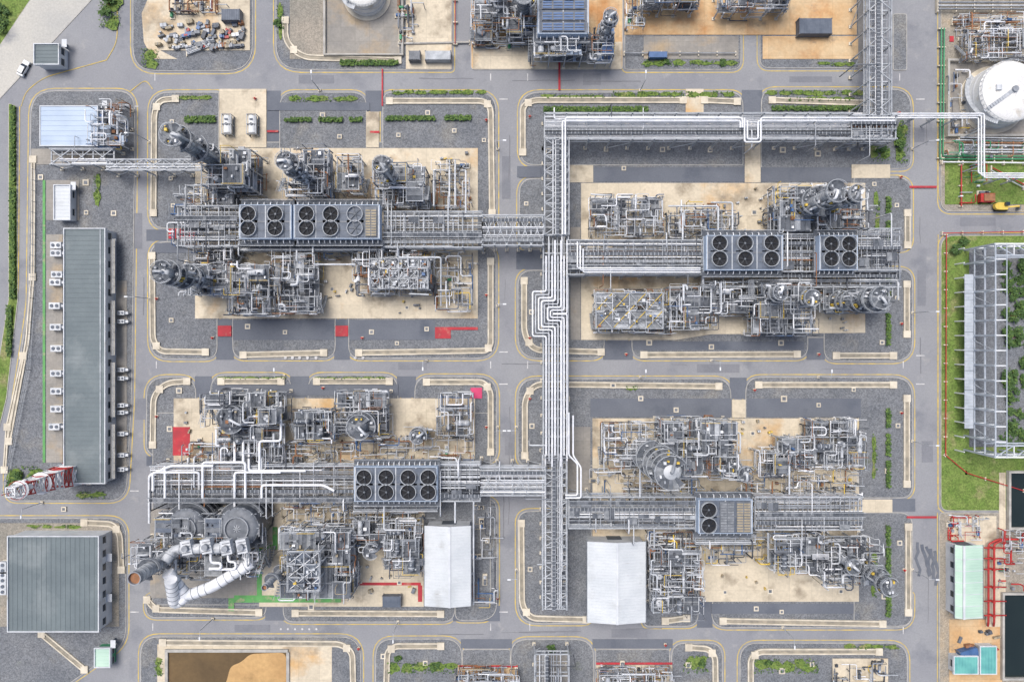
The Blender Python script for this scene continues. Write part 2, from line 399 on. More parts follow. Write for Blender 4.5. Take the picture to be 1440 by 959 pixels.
pp=Asm("painted_marking")
for x0,y0,x1,y1,m in ((307,458,326,473,"red_paint"),(472,458,490,473,"red_paint"),(612,460,634,476,"red_paint"),(634,460,672,464,"red_paint"),(238,322,275,336,"red_paint"),(244,600,268,640,"red_paint"),
    (662,545,678,560,"pink_paint"),(490,818,592,822,"red_paint"),(588,822,594,845,"red_paint"),(1334,52,1340,60,"red_paint")):
    pp.p().poly(pw(rect(x0,y0,x1,y1)),0.40,m)
for x0,y0,x1,y1,m in ((330,836,480,846,"green_paint"),(362,770,369,836,"green_paint"),(369,765,384,772,"green_paint"),(384,740,391,772,"green_paint"),(322,840,330,858,"green_paint"),(366,712,384,720,"green_paint")):
    pp.p().poly(pw(rect(x0,y0,x1,y1)),0.404,m)
for x0,y0,x1,y1 in ((537,98,539,150),(785,80,788,128),(1278,262,1316,265),(1274,725,1316,728),(521,185,534,188),(376,184,392,187)):
    pp.p().poly(pw(rect(x0,y0,x1,y1)),0.412,"red_paint")
for k in range(5): pp.p().poly(pw(rect(242+k*7,323,244+k*7,335)),0.416,"white_paint")
pp.done()
rnd=random.Random(5)
P=yl.p()
for (x,y) in ((218,113),(690,113),(742,113),(1265,113),(690,517),(742,517),(1270,517),(220,517),(690,885),(745,885),(1270,890),(215,885)):
    P.poly(pw(rect(x-0.6,y-9,x+0.6,y+1)),0.06,"white_paint")
for (x,y) in ((195,150),(714,140),(714,495),(714,540),(714,860),(1300,140),(1300,500),(1300,540),(195,690),(195,860)):
    P.poly(pw(rect(x-12,y-0.7,x,y+0.7)),0.064,"white_paint")
def disc(x,y,rr,z): P.poly([(W(x,y)[0]+rr*math.cos(t*0.785),W(x,y)[1]+rr*math.sin(t*0.785)) for t in range(8)],z,"white_paint")
for x in (402,412,422,433,445,500,511): disc(x,503,0.45,0.42)
for x in range(395,455,10): disc(x,884,0.3,0.068)
for pl in ([(1319,60),(1319,296),(1440,298)],[(1318,720),(1318,1000)],[(28,150),(26,420),(8,560),(-10,640)],[(150,85),(60,110),(36,130),(30,150)],[(0,890),(70,935),(120,975)],[(1319,330),(1319,716)],[(165,0),(165,60),(150,85)],[(182,130),(205,112),(215,126)]):
    ribbon(P,fillet(pw(pl),6,closed=False),0.22,lay("rb",0.072,0.004,9),"yellow_line")
yl.done()
st=Asm("road_stain")
for k in range(26):
    rv=rnd.random()
    if rv<0.4: x,y,vx,vy=rnd.uniform(220,1270),rnd.choice((112,517,885))+rnd.uniform(-7,7),rnd.uniform(20,90),rnd.uniform(-1.5,1.5)
    else: x,y,vx,vy=rnd.choice((195,714,1300,714))+rnd.uniform(-8,8),rnd.uniform(140,840),rnd.uniform(-1.5,1.5),rnd.uniform(20,80)
    pts=[W(x+vx*t/5+rnd.uniform(-0.6,0.6),y+vy*t/5+rnd.uniform(-0.6,0.6)) for t in range(6)]
    ribbon(st.p(),pts,rnd.uniform(0.1,0.28),0.0390+0.0002*k,"stain")
for k,(x0,y0,x1,y1) in enumerate(((420,106,470,118),(820,104,845,120),(1110,108,1170,116),(188,300,200,350),(190,560,206,590),(706,220,718,280),(710,610,724,640),(560,510,600,520),(980,512,1040,524),(1290,380,1302,430),(1296,620,1312,650),(330,878,380,888),(860,884,910,896),(1286,180,1300,200),(1350,306,1400,318))):
    st.p().poly(pw(rect(x0,y0,x1,y1)),0.034+0.0002*k,"asphalt_patch")
for k in range(5):
    x,y=1290+k*6,762+k*3; pts=[]
    for t in range(7): pts.append(W(x,y)); x+=rnd.uniform(-4,4); y+=rnd.uniform(5,10)
    ribbon(st.p(),pts,rnd.uniform(0.5,0.9),0.112+0.004*k,"asphalt_dark")
st.done()

def drain(pts,r=14,w=1.7,caps=True):
    c=fillet(pw(pts),r*S,closed=False); a=Asm("drain_channel"); z=lay("dr",0.42,0.006,8)
    for d in (w/2-0.2,-(w/2-0.2)):
        o=offs(c,d,False); P=a.p("wall")
        l=offs(o,0.18,False); q=offs(o,-0.18,False)
        strip(P,l,q,z+0.1,"drain",False)
        for i in range(len(l)-1):
            for e in (l,q): P.quad((e[i][0],e[i][1],0.1),(e[i+1][0],e[i+1][1],0.1),(e[i+1][0],e[i+1][1],z+0.1),(e[i][0],e[i][1],z+0.1),"drain")
    ribbon(a.p("floor"),c,w-0.7,z-0.06,"drain_floor")
    for i in sorted({0,len(c)-1,len(c)//2} if len(c)>2 else {0,1}):
        e=c[i]; a.p("sump").box(e[0],e[1],z+0.0,2.0,2.0,0.36,"drain")
    a.done()
drain([(548,143),(690,143),(692,300)],18); drain([(690,368),(690,485),(684,493),(505,496)],10); drain([(215,360),(216,478),(226,494),(290,495)],14); drain([(343,499),(456,496)])
drain([(248,140),(225,142),(218,160),(217,300)],14); drain([(735,215),(735,150),(750,142),(960,142)],16); drain([(990,142),(1036,144)]); drain([(1085,142),(1220,146)])
drain([(737,395),(737,470),(750,492),(845,495)],16); drain([(905,499),(1120,498)]); drain([(1175,500),(1255,500)])
drain([(738,640),(738,560),(752,540),(1010,543)],16); drain([(1066,541),(1255,541)]); drain([(264,536),(235,538),(217,556),(216,625)],16); drain([(312,536),(396,536)]); drain([(446,536),(548,536)]); drain([(600,537),(680,537),(690,550),(690,635)],14)
drain([(208,842),(220,856),(365,860)],8); drain([(416,861),(620,862)]); drain([(733,735),(734,850),(746,868),(824,870)],14); drain([(1016,872),(1240,876)]); drain([(935,872),(965,868)])
drain([(230,902),(480,904),(496,915),(498,990)],14); drain([(543,990),(545,915),(556,907),(620,907)],14); drain([(1055,990),(1055,925),(1066,915),(1235,915)],14); drain([(968,909),(996,911),(1005,922),(1006,990)],10)
drain([(402,30),(402,60),(425,82),(560,86)],16); drain([(1275,300),(1275,345)],2); drain([(1274,400),(1274,470)]); drain([(1274,560),(1274,680)]); drain([(1276,740),(1276,860)])
drain([(120,734),(160,736),(170,750),(172,800)],10); drain([(60,890),(120,940)]); drain([(14,620),(40,480),(48,380),(48,225)],10,w=1.2)
drain([(8,660),(12,600),(34,500)],6,w=1.0)

def manhole(x,y,s=0.9,m="drain"):
    a=Asm("manhole"); X,Y=W(x,y); a.p("frame").box(X,Y,0.33,s*1.35,s*1.35,0.24,m); a.p("cover").box(X,Y,0.47,s*0.75,s*0.75,0.05,"steel_mid"); a.done()
for x,y in ((245,175),(240,250),(247,290),(240,450),(265,372),(350,462),(400,470),(520,465),(560,480),(600,465),(455,165),(480,190),(560,190),(600,160),(640,185),(680,200),(770,215),(740,290),(850,210),(880,235),(930,212),(1000,210),(1100,210),(1150,215),(1200,200),(1260,290),(1262,420),(1240,480),(910,480),(1000,488),(1100,484),(800,560),(860,545),(900,560),(950,575),(1100,560),(1150,572),(1200,545),(1260,600),(1250,660),(1262,760),(1240,840),(1100,862),(1060,856),(650,800),(685,760),(255,550),(240,600),(540,920),(600,930),(1100,940),(1140,930),(970,935),(120,260),(125,300),(160,300),(90,715),(60,250),(1230,260),(745,440),(750,600),(745,800),(470,405),(575,430),(630,335),(1060,300),(1050,450),(1180,275),(1060,610),(1180,830),(1020,830),(1080,830),(520,830),(560,820),(440,850)):
    manhole(x+rnd.uniform(-3,3),y+rnd.uniform(-3,3),rnd.uniform(0.8,1.3))
def hydrant(x,y):
    a=Asm("fire_hydrant"); X,Y=W(x,y); P=a.p(); P.cyl((X,Y,0.1),(X,Y,1.1),0.22,"red",8); P.dome((X,Y,1.1),0.24,0.2,"red",8,3); P.cyl((X-0.45,Y,0.8),(X+0.45,Y,0.8),0.12,"red",8); P.cyl((X,Y,0.8),(X,Y-0.45,0.8),0.14,"red",8); P.box(X,Y,0.3,0.7,0.7,0.4,"drain"); a.done()
for x,y in ((228,240),(222,420),(360,140),(684,170),(684,415),(745,165),(1262,160),(1265,250),(1266,455),(745,475),(222,585),(455,545),(684,600),(745,560),(1266,580),(1270,800),(1060,548),(300,475),(510,475),(880,498),(1150,498),(505,910),(935,905),(700,840)): hydrant(x,y)

def hedge(x0,y0,x1,y1,h=0.9):
    X0,Y0=W(x0,y0);X1,Y1=W(x1,y1); a=Asm("hedge"); P=a.p(); r=random.Random(int(x0*7+y0))
    P.boxmm(X0+0.25,Y0-0.2,0.1,X1-0.25,Y1+0.2,h*0.6,"leaf_dark"); P.leafbox(X0-0.1,min(Y0,Y1)-0.1,0.3,X1+0.1,max(Y0,Y1)+0.1,h+0.15,r,dens=18,size=0.42); a.done()
for q in ((262,165,304,173),(402,167,438,172),(449,167,482,172),(492,167,510,172),(543,165,612,170),(626,164,662,170),(765,152,910,158),(1085,151,1205,156),(1245,278,1250,300),(1245,312,1250,340),(1245,392,1250,415),(1245,440,1250,485),(1245,575,1250,600),(1245,610,1250,640),(1245,648,1250,685),(1245,738,1250,765),(1245,770,1250,818),(1245,828,1250,865),(18,150,23,260),(17,265,23,420),(12,430,18,500),(480,87,560,93)): hedge(*q)
def grasspatch(x0,y0,x1,y1,n=18):
    r=random.Random(int(x0*3+y0*5)); a=Asm("grass_patch"); P=a.p(); zt=lay("gp",0.358,0.004,8)
    X0,Y0=W(x0,y0);X1,Y1=W(x1,y1)
    w,h=X1-X0,Y0-Y1; k=max(2,int(max(w,h)/3.2))
    for i in range(k):
        t=(i+r.uniform(.2,.8))/k; cx=X0+w*(t if w>h else r.uniform(.3,.7)); cy=Y1+h*(t if h>=w else r.uniform(.3,.7)); q=min(w,h)*r.uniform(.25,.5)+0.2; e=max(w,h)/k*0.6
        pts=[(cx+(e if w>h else q)*math.cos(u*6.283/11)*r.uniform(.6,1.15),cy+(e if h>=w else q)*math.sin(u*6.283/11)*r.uniform(.6,1.15)) for u in range(11)]
        P.poly(pts,zt+i*0.0006,"grass")
    P.leafbox(X0,Y1,zt,X1,Y0,zt+0.35,r,dens=3,size=0.3); a.done()
for q in ((410,136,500,144),(552,128,680,134),(250,136,300,141),(765,134,850,139),(860,130,1030,138),(1080,128,1210,135),(1100,138,1200,143),(1225,205,1250,228),(1258,170,1275,230),(545,930,640,945),(1060,925,1150,945),(1190,905,1262,911),(15,655,60,690),(108,690,150,700),(905,86,960,95),(970,86,1035,93),(1150,88,1200,93),(390,8,400,50),(140,0,172,40),(132,245,142,285),(40,737,110,742),(200,70,225,95),(340,85,352,70),(880,543,900,549),(445,530,545,533),(305,530,400,533),(1228,275,1236,320),(1226,610,1232,670),(1224,770,1232,840),(218,925,230,950),(960,920,995,945)):
    if q[2]>q[0] and q[3]>q[1]: grasspatch(*q)
def bush(x,y,rr,h):
    a=Asm("bush"); P=a.p(); r=random.Random(int(x*11+y)); X,Y=W(x,y)
    for _ in range(5):
        t=r.uniform(0,6.28); e=rr*0.6*r.random(); P.cyl((X,Y,0.1),(X+e*math.cos(t),Y+e*math.sin(t),h*0.7),0.06,"rust",5,r2=0.02)
    for c in range(9):
        t=r.uniform(0,6.28); e=rr*r.random()**0.6; cx,cy,cz=X+e*math.cos(t),Y+e*math.sin(t),h*r.uniform(0.4,0.95); q=rr*r.uniform(0.2,0.45)
        for _ in range(26): leafq(P,cx+r.gauss(0,q*0.6),cy+r.gauss(0,q*0.6),cz+r.gauss(0,q*0.4),r.uniform(0.2,0.5),r,("leaf","leaf_dark") if c%2 else ("leaf_dark",))
    a.done()
for k in range(40):
    bush(rnd.uniform(1412,1440),rnd.uniform(370,620),rnd.uniform(0.8,2.2),rnd.uniform(0.8,2.4))
for k in range(9): bush(rnd.uniform(-10,14),rnd.uniform(2,44),rnd.uniform(0.8,1.6),rnd.uniform(0.8,1.6))
for x,y,q,h in ((150,20,1.6,2),(155,8,1.8,2.5),(392,35,1.0,1.5),(1258,190,1.3,2),(1262,205,1.2,2),(1236,215,1.4,2),(30,665,1.4,2),(50,672,1.5,2),(20,680,1.2,1.5),(935,88,.8,1),(1015,90,.8,1),(560,925,.8,1),(612,935,1.0,1),(985,930,1.0,1),(1080,930,.8,1),(775,910,1.0,1.4),(1340,350,1.4,2),(1352,340,1.2,2)): bush(x,y,q,h)

# ------------------------------------------------------------------ generators
PM=["pipe_light"]*8+["pipe_white"]*4+["pipe_mid"]*6+["pipe_dark"]*4+["rust","steel_mid"]
PT=PM+["yellow","rust","tan_panel","steel_mid","pipe_dark","blue","rust"]
def randpipe(P,r,x0,y0,x1,y1,z0,z1,rad,mat,seg=5):
    x,y,z=r.uniform(x0,x1),r.uniform(y0,y1),r.uniform(z0,z1); pts=[(x,y,z)]; last=-1
    for _ in range(seg):
        ax=r.choice([q for q in (0,1,2) if q!=last]); last=ax; d=r.choice((-1,1))
        if ax==0: x=min(x1,max(x0,x+d*r.uniform(1,6)))
        elif ax==1: y=min(y1,max(y0,y+d*r.uniform(1,6)))
        else: z=min(z1,max(z0,z+d*r.uniform(1,5)))
        if (Vector(pts[-1])-Vector((x,y,z))).length>rad*2: pts.append((x,y,z))
    if len(pts)>1: P.tube(pts,rad,mat,n=6 if rad<0.22 else 9,seg=2 if rad<0.22 else 3)
def vessel_v(P,x,y,z0,z1,r,mat,n=14):
    P.cyl((x,y,z0),(x,y,z1),r,mat,n); P.dome((x,y,z1),r,r*0.4,mat,n,3)
    P.cyl((x,y,z1+r*0.3),(x,y,z1+r*0.3+0.5),r*0.22,"galv",7); P.cyl((x,y,z1+r*0.3+0.4),(x,y,z1+r*0.3+0.52),r*0.34,"galv",7)
    P.cyl((x+r*0.5,y,z1),(x+r*0.5,y,z1+0.6),r*0.14,"pipe_mid",6); P.cyl((x-r*0.3,y+r*.4,z1),(x-r*0.3,y+r*.4,z1+0.6),r*0.16,"steel_mid",6)
def vessel_h(P,x,y,z,l,r,mat,ax=0):
    d=(1,0,0) if ax==0 else (0,1,0); a=Vector((x,y,z))-Vector(d)*l/2; b=Vector((x,y,z))+Vector(d)*l/2
    P.cyl(a,b,r,mat,12); P.dome(b,r,r*0.5,mat,12,3,axis=d); P.dome(a,r,r*0.5,mat,12,3,axis=tuple(-q for q in d))
    for t in (-0.3,0.3):
        c=Vector((x,y,z))+Vector(d)*l*t; P.box(c.x,c.y,z-r*0.9,0.4 if ax==0 else r*1.7,r*1.7 if ax==0 else 0.4,r*1.1,"drain")
        P.cyl(c-Vector(d)*0.08,c+Vector(d)*0.08,r+0.06,"pipe_light",12)
    P.cyl((x,y,z+r*0.8),(x,y,z+r+0.5),r*0.3,"galv",7)
def bbox(x0,y0,x1,y1,z):
    a=W(x0,y0,z);b=W(x1,y1,z); return min(a[0],b[0]),min(a[1],b[1]),max(a[0],b[0]),max(a[1],b[1])
def plates(G,xa,ya,xb,yb,z,r,mats,miss=0.08):
    if xb-xa>yb-ya:
        n=max(1,int((xb-xa)/1.0))
        for i in range(n):
            if r.random()<miss: continue
            G.boxmm(xa+(xb-xa)*i/n+0.03,ya,z,xa+(xb-xa)*(i+1)/n-0.04,yb,z+0.06,r.choice(mats))
    else:
        n=max(1,int((yb-ya)/1.0))
        for i in range(n):
            if r.random()<miss: continue
            G.boxmm(xa,ya+(yb-ya)*i/n+0.03,z,xb,ya+(yb-ya)*(i+1)/n-0.04,z+0.06,r.choice(mats))
GM={"grating":("grating","grating","grating","steel_mid","grating_lt"),"plenum":("plenum","plenum","grating","steel_mid"),"grating_lt":("grating_lt","grating_lt","galv","steel_mid"),"blue":("blue","plenum","steel_mid","roof_blue")}
def clutter(G,r,x0,y0,x1,y1,z,n):
    for _ in range(n):
        G.box(r.uniform(x0,x1),r.uniform(y0,y1),z+0.35,r.uniform(.25,0.9),r.uniform(.25,.9),r.uniform(.4,1.2),r.choice(("pipe_mid","pipe_light","vessel_dark","pipe_white","steel_mid","galv","pipe_dark","rust","tan_panel","yellow","blue")) if r.random()<.5 else r.choice(("pipe_mid","pipe_light","pipe_dark","galv")))
def structure(x0,y0,x1,y1,h,seed,name="process_structure",grat=0.5,pipes=1.0,vess=1.0,lvl=4.2,tone="galv",darkv=0.4,top="grating",brace=0.3):
    X0,Y0,X1,Y1=bbox(x0,y0,x1,y1,h*0.55); r=random.Random(seed); a=Asm(name); F=a.p("steel_frame");G=a.p("platform");V=a.p("vessel");Q=a.p("piping");R=a.p("handrail")
    nx=max(1,round((X1-X0)/4.4)); ny=max(1,round((Y1-Y0)/4.4)); dx=(X1-X0)/nx; dy=(Y1-Y0)/ny
    nl=max(1,int(h/lvl)); tops={}
    for i in range(nx):
        for j in range(ny): tops[i,j]=nl-(r.choice((0,0,0,1,1,2)) if nl>2 else r.choice((0,0,1)))
    def th(i,j):
        return max([tops.get((a_,b_),0) for a_ in (i-1,i) for b_ in (j-1,j)]+[1])
    for i in range(nx+1):
        for j in range(ny+1):
            x,y=X0+i*dx,Y0+j*dy; F.beam((x,y,0.2),(x,y,th(i,j)*lvl+0.3),0.3,tone)
            F.box(x,y,0.35,0.9,0.9,0.5,"drain")
    for l in range(1,nl+1):
        z=l*lvl
        for i in range(nx):
            for j in range(ny):
                if tops[i,j]<l: continue
                xa,ya=X0+i*dx,Y0+j*dy; xb,yb=xa+dx,ya+dy
                tn="steel_mid" if r.random()<0.35 else tone
                F.beam((xa,ya,z),(xb,ya,z),0.22,tn); F.beam((xa,ya,z),(xa,yb,z),0.22,tone)
                if i==nx-1 or tops.get((i+1,j),0)<l: F.beam((xb,ya,z),(xb,yb,z),0.22,tn)
                if j==ny-1 or tops.get((i,j+1),0)<l: F.beam((xa,yb,z),(xb,yb,z),0.22,tone)
                F.beam(((xa+xb)/2,ya,z-0.03),((xa+xb)/2,yb,z-0.03),0.13,tn); F.beam((xa,(ya+yb)/2,z-0.06),(xb,(ya+yb)/2,z-0.06),0.13,tone)
                if r.random()<grat*1.2:
                    f=r.choice((1,1,1,0.5)); gm=GM[top] if r.random()<0.8 else GM["grating_lt"]
                    if r.random()<0.5: plates(G,xa+0.1,ya+0.1,xa+dx*f-0.05,yb-0.05,z+0.14,r,gm)
                    else: plates(G,xa+0.1,ya+0.1,xb-0.05,ya+dy*f-0.05,z+0.14,r,gm)
                    for sd in range(4):
                        if r.random()<0.35:
                            c=[(xa,ya),(xb,ya),(xb,yb),(xa,yb)]
                            R.rail([c[sd],c[(sd+1)%4]],z+0.2,False,"galv" if r.random()<0.75 else "yellow")
                    clutter(G,r,xa+.4,ya+.4,xb-.4,yb-.4,z+.2,r.randint(0,4))
                if r.random()<brace*0.6:
                    if r.random()<0.5: F.beam((xa,ya,z-lvl),(xb,ya,z),0.15,tone)
                    else: F.beam((xa,ya,z-lvl),(xa,yb,z),0.15,tone)
                if r.random()<brace*0.3: F.beam((xa,ya,z),(xb,yb,z),0.15,tone)
    for i in range(nx):
        for j in range(ny):
            if r.random()<0.5*vess:
                x=X0+(i+r.uniform(.35,.65))*dx; y=Y0+(j+r.uniform(.35,.65))*dy; m="vessel_dark" if r.random()<darkv else "insul"
                if r.random()<0.5: vessel_v(V,x,y,1,tops[i,j]*lvl+r.uniform(-2.5,1.2),r.uniform(0.5,1.2),m)
                else: vessel_h(V,x,y,r.randint(1,max(1,tops[i,j]))*lvl+1.0,dx*0.8,r.uniform(0.45,0.85),m,r.choice((0,1)))
    A=(X1-X0)*(Y1-Y0); n=int(A*0.55*pipes)+8
    for _ in range(n):
        rad=r.choice((0.06,0.08,0.1,0.1,0.13,0.16,0.2)); zlo=r.uniform(1,h*0.7)
        randpipe(Q,r,X0-0.8,Y0-0.8,X1+0.8,Y1+0.8,zlo,min(h+1.2,zlo+6),rad,r.choice(PT if rad<0.12 else PM),r.randint(2,6))
    for _ in range(max(1,int(A/70*pipes))): randpipe(Q,r,X0,Y0,X1,Y1,h*0.5,h+1,r.uniform(0.26,0.38),r.choice(("pipe_light","insul","pipe_white")),4)
    for _ in range(max(1,int(A/50*pipes))):
        ax=r.random()<0.5; z=r.uniform(2,h); u=r.uniform(X0,X1-2); v=r.uniform(Y0,Y1-2); l=r.uniform(3,9); m=r.choice(PM)
        for k in range(r.randint(3,7)):
            if ax: Q.tube([(u,v+k*0.32,z),(min(X1+1,u+l),v+k*0.32,z),(min(X1+1,u+l),v+k*0.32,max(1,z-3))],0.09,m,n=6,seg=2)
            else: Q.tube([(u+k*0.32,v,z),(u+k*0.32,min(Y1+1,v+l),z),(u+k*0.32,min(Y1+1,v+l),max(1,z-3))],0.09,m,n=6,seg=2)
    sx=X0-1.4 if r.random()<0.5 else X1+0.4
    for l in range(min(nl,3)):
        ya,yb=(Y0,Y0+4.5) if l%2 else (Y0+4.5,Y0); zb=l*lvl
        for k in range(8):
            t=k/8; F.box(sx+0.5,ya+(yb-ya)*t,zb+lvl*t+0.3,1.0,0.5,0.08,"grating_lt")
        R.beam((sx,ya,zb+1.2),(sx,yb,zb+lvl+1.2),0.08,"galv"); R.beam((sx+1.0,ya,zb+1.2),(sx+1.0,yb,zb+lvl+1.2),0.08,"galv")
    a.done()
def column(x,y,h,rad,seed,mat="insul",name="distillation_column",plats=5,big=1.0,top=True):
    X,Y=W(x,y); r=random.Random(seed); a=Asm(name); V=a.p("shell");P=a.p("platform");Q=a.p("piping")
    V.cyl((X,Y,0.1),(X,Y,1.0),rad*1.25,"drain",16); V.cyl((X,Y,1),(X,Y,h),rad,mat,20); V.dome((X,Y,h),rad,rad*0.5,mat,20,5)
    z=2.5
    while z<h: V.ring(X,Y,z,rad-0.01,rad+0.06,0.14,"pipe_mid",n=20); z+=1.5
    PL=[]
    for k in range(plats):
        z=h*(0.3+0.62*k/max(1,plats-1)) if plats>1 else h*0.9
        a0=r.uniform(0,6.28); PL.append((z,a0,a0+r.uniform(2.4,4.8),rad+0.1,rad+r.uniform(1.0,1.6)*big))
    if top: PL.append((h+rad*0.35,0.6,5.6,rad*0.5,rad+1.0*big))
    for z,a0,a1,ri,ro in PL:
        m=14
        for q in range(m):
            u=a0+(a1-a0)*q/m; v=a0+(a1-a0)*(q+1)/m
            P.ring(X,Y,z,ri,ro,0.1,r.choice(("grating","grating","steel_mid","grating_lt")),u,v-0.015,1)
            for hh,w in ((1.1,0.09),(0.55,0.06)): P.beam((X+ro*math.cos(u),Y+ro*math.sin(u),z+hh),(X+ro*math.cos(v),Y+ro*math.sin(v),z+hh),w,"galv")
            P.beam((X+ro*math.cos(u),Y+ro*math.sin(u),z),(X+ro*math.cos(u),Y+ro*math.sin(u),z+1.1),0.06,"galv")
        for q in range(4):
            u=a0+(a1-a0)*(q+.5)/4; P.beam((X+rad*math.cos(u),Y+rad*math.sin(u),z-1.3),(X+ro*math.cos(u),Y+ro*math.sin(u),z-0.1),0.12,"galv")
        for q in range(5):
            u=r.uniform(a0,a1); e=(ri+ro)/2; P.box(X+e*math.cos(u),Y+e*math.sin(u),z+0.5,r.uniform(.3,.7),r.uniform(.3,.7),0.8,r.choice(("pipe_light","pipe_mid","pipe_dark","pipe_white","yellow")))
    u=r.uniform(0,6.28)
    for s_ in (-0.3,0.3):
        lx,ly=X+(rad+0.35)*math.cos(u)-s_*math.sin(u),Y+(rad+0.35)*math.sin(u)+s_*math.cos(u); P.beam((lx,ly,1),(lx,ly,h+1),0.08,"galv")
    for zc_ in range(2,int(h),2): P.ring(X+(rad+0.6)*math.cos(u),Y+(rad+0.6)*math.sin(u),zc_,0.38,0.44,0.08,"galv",n=8)
    for k in range(8):
        u=r.uniform(0,6.28); pr=r.choice((0.1,0.14,0.2,0.28)) if k else 0.34; d=rad+pr+0.3; zt=h*r.uniform(0.5,1.0) if k else h+rad*0.5+0.9
        cx,cy=X+d*math.cos(u),Y+d*math.sin(u); zb=r.uniform(2,h*0.4)
        pts=[(X+rad*0.5*math.cos(u) if k else X,Y+rad*0.5*math.sin(u) if k else Y,zt-(0 if k else 0.9))]+([(X,Y,zt)] if not k else [])+[(cx,cy,zt),(cx,cy,zb),(cx+r.uniform(-6,6),cy,zb)]
        Q.tube(pts,pr,r.choice(("pipe_light","pipe_white","insul","pipe_mid")),n=8)
    a.done()
def piping(x0,y0,x1,y1,z0,z1,n,seed,rads=(0.07,0.09,0.12,0.15,0.2),mats=None,name="process_piping",skids=4):
    X0,Y0,X1,Y1=bbox(x0,y0,x1,y1,(z0+z1)/2); r=random.Random(seed); a=Asm(name);Q=a.p("pipes");K=a.p("supports");E=a.p("pumps")
    for _ in range(int(n*1.3)): randpipe(Q,r,X0,Y0,X1,Y1,z0,z1,r.choice(rads),r.choice(mats or PT),r.randint(2,6))
    for _ in range(max(3,n//5)):
        x,y=r.uniform(X0,X1),r.uniform(Y0,Y1); w=r.uniform(1.5,4); z=r.uniform(z0,z1)
        K.beam((x,y,0.2),(x,y,z),0.2,"galv");K.beam((x+w,y,0.2),(x+w,y,z),0.2,"galv");K.beam((x,y,z),(x+w,y,z),0.2,"galv")
    clutter(K,r,X0,Y0,X1,Y1,0.4,n//3)
    for _ in range(skids):
        x,y=r.uniform(X0,X1),r.uniform(Y0,Y1); rot=r.choice((0,1.5708)); c,s_=math.cos(rot),math.sin(rot)
        E.box(x,y,0.5,3.2,1.3,0.4,"drain",rot); E.cyl((x-1.2*c,y-1.2*s_,1.1),(x+0.1*c,y+0.1*s_,1.1),0.42,r.choice(("steel_mid","blue","pipe_mid","green_pipe","vessel_dark")),9)
        E.cyl((x+0.5*c,y+0.5*s_,1.1),(x+1.2*c,y+1.2*s_,1.1),0.5,r.choice(("pipe_mid","pipe_dark","pipe_light")),9); E.cyl((x+0.9*c,y+0.9*s_,1.1),(x+0.9*c,y+0.9*s_,2.2),0.14,"pipe_light",7)
    a.done()
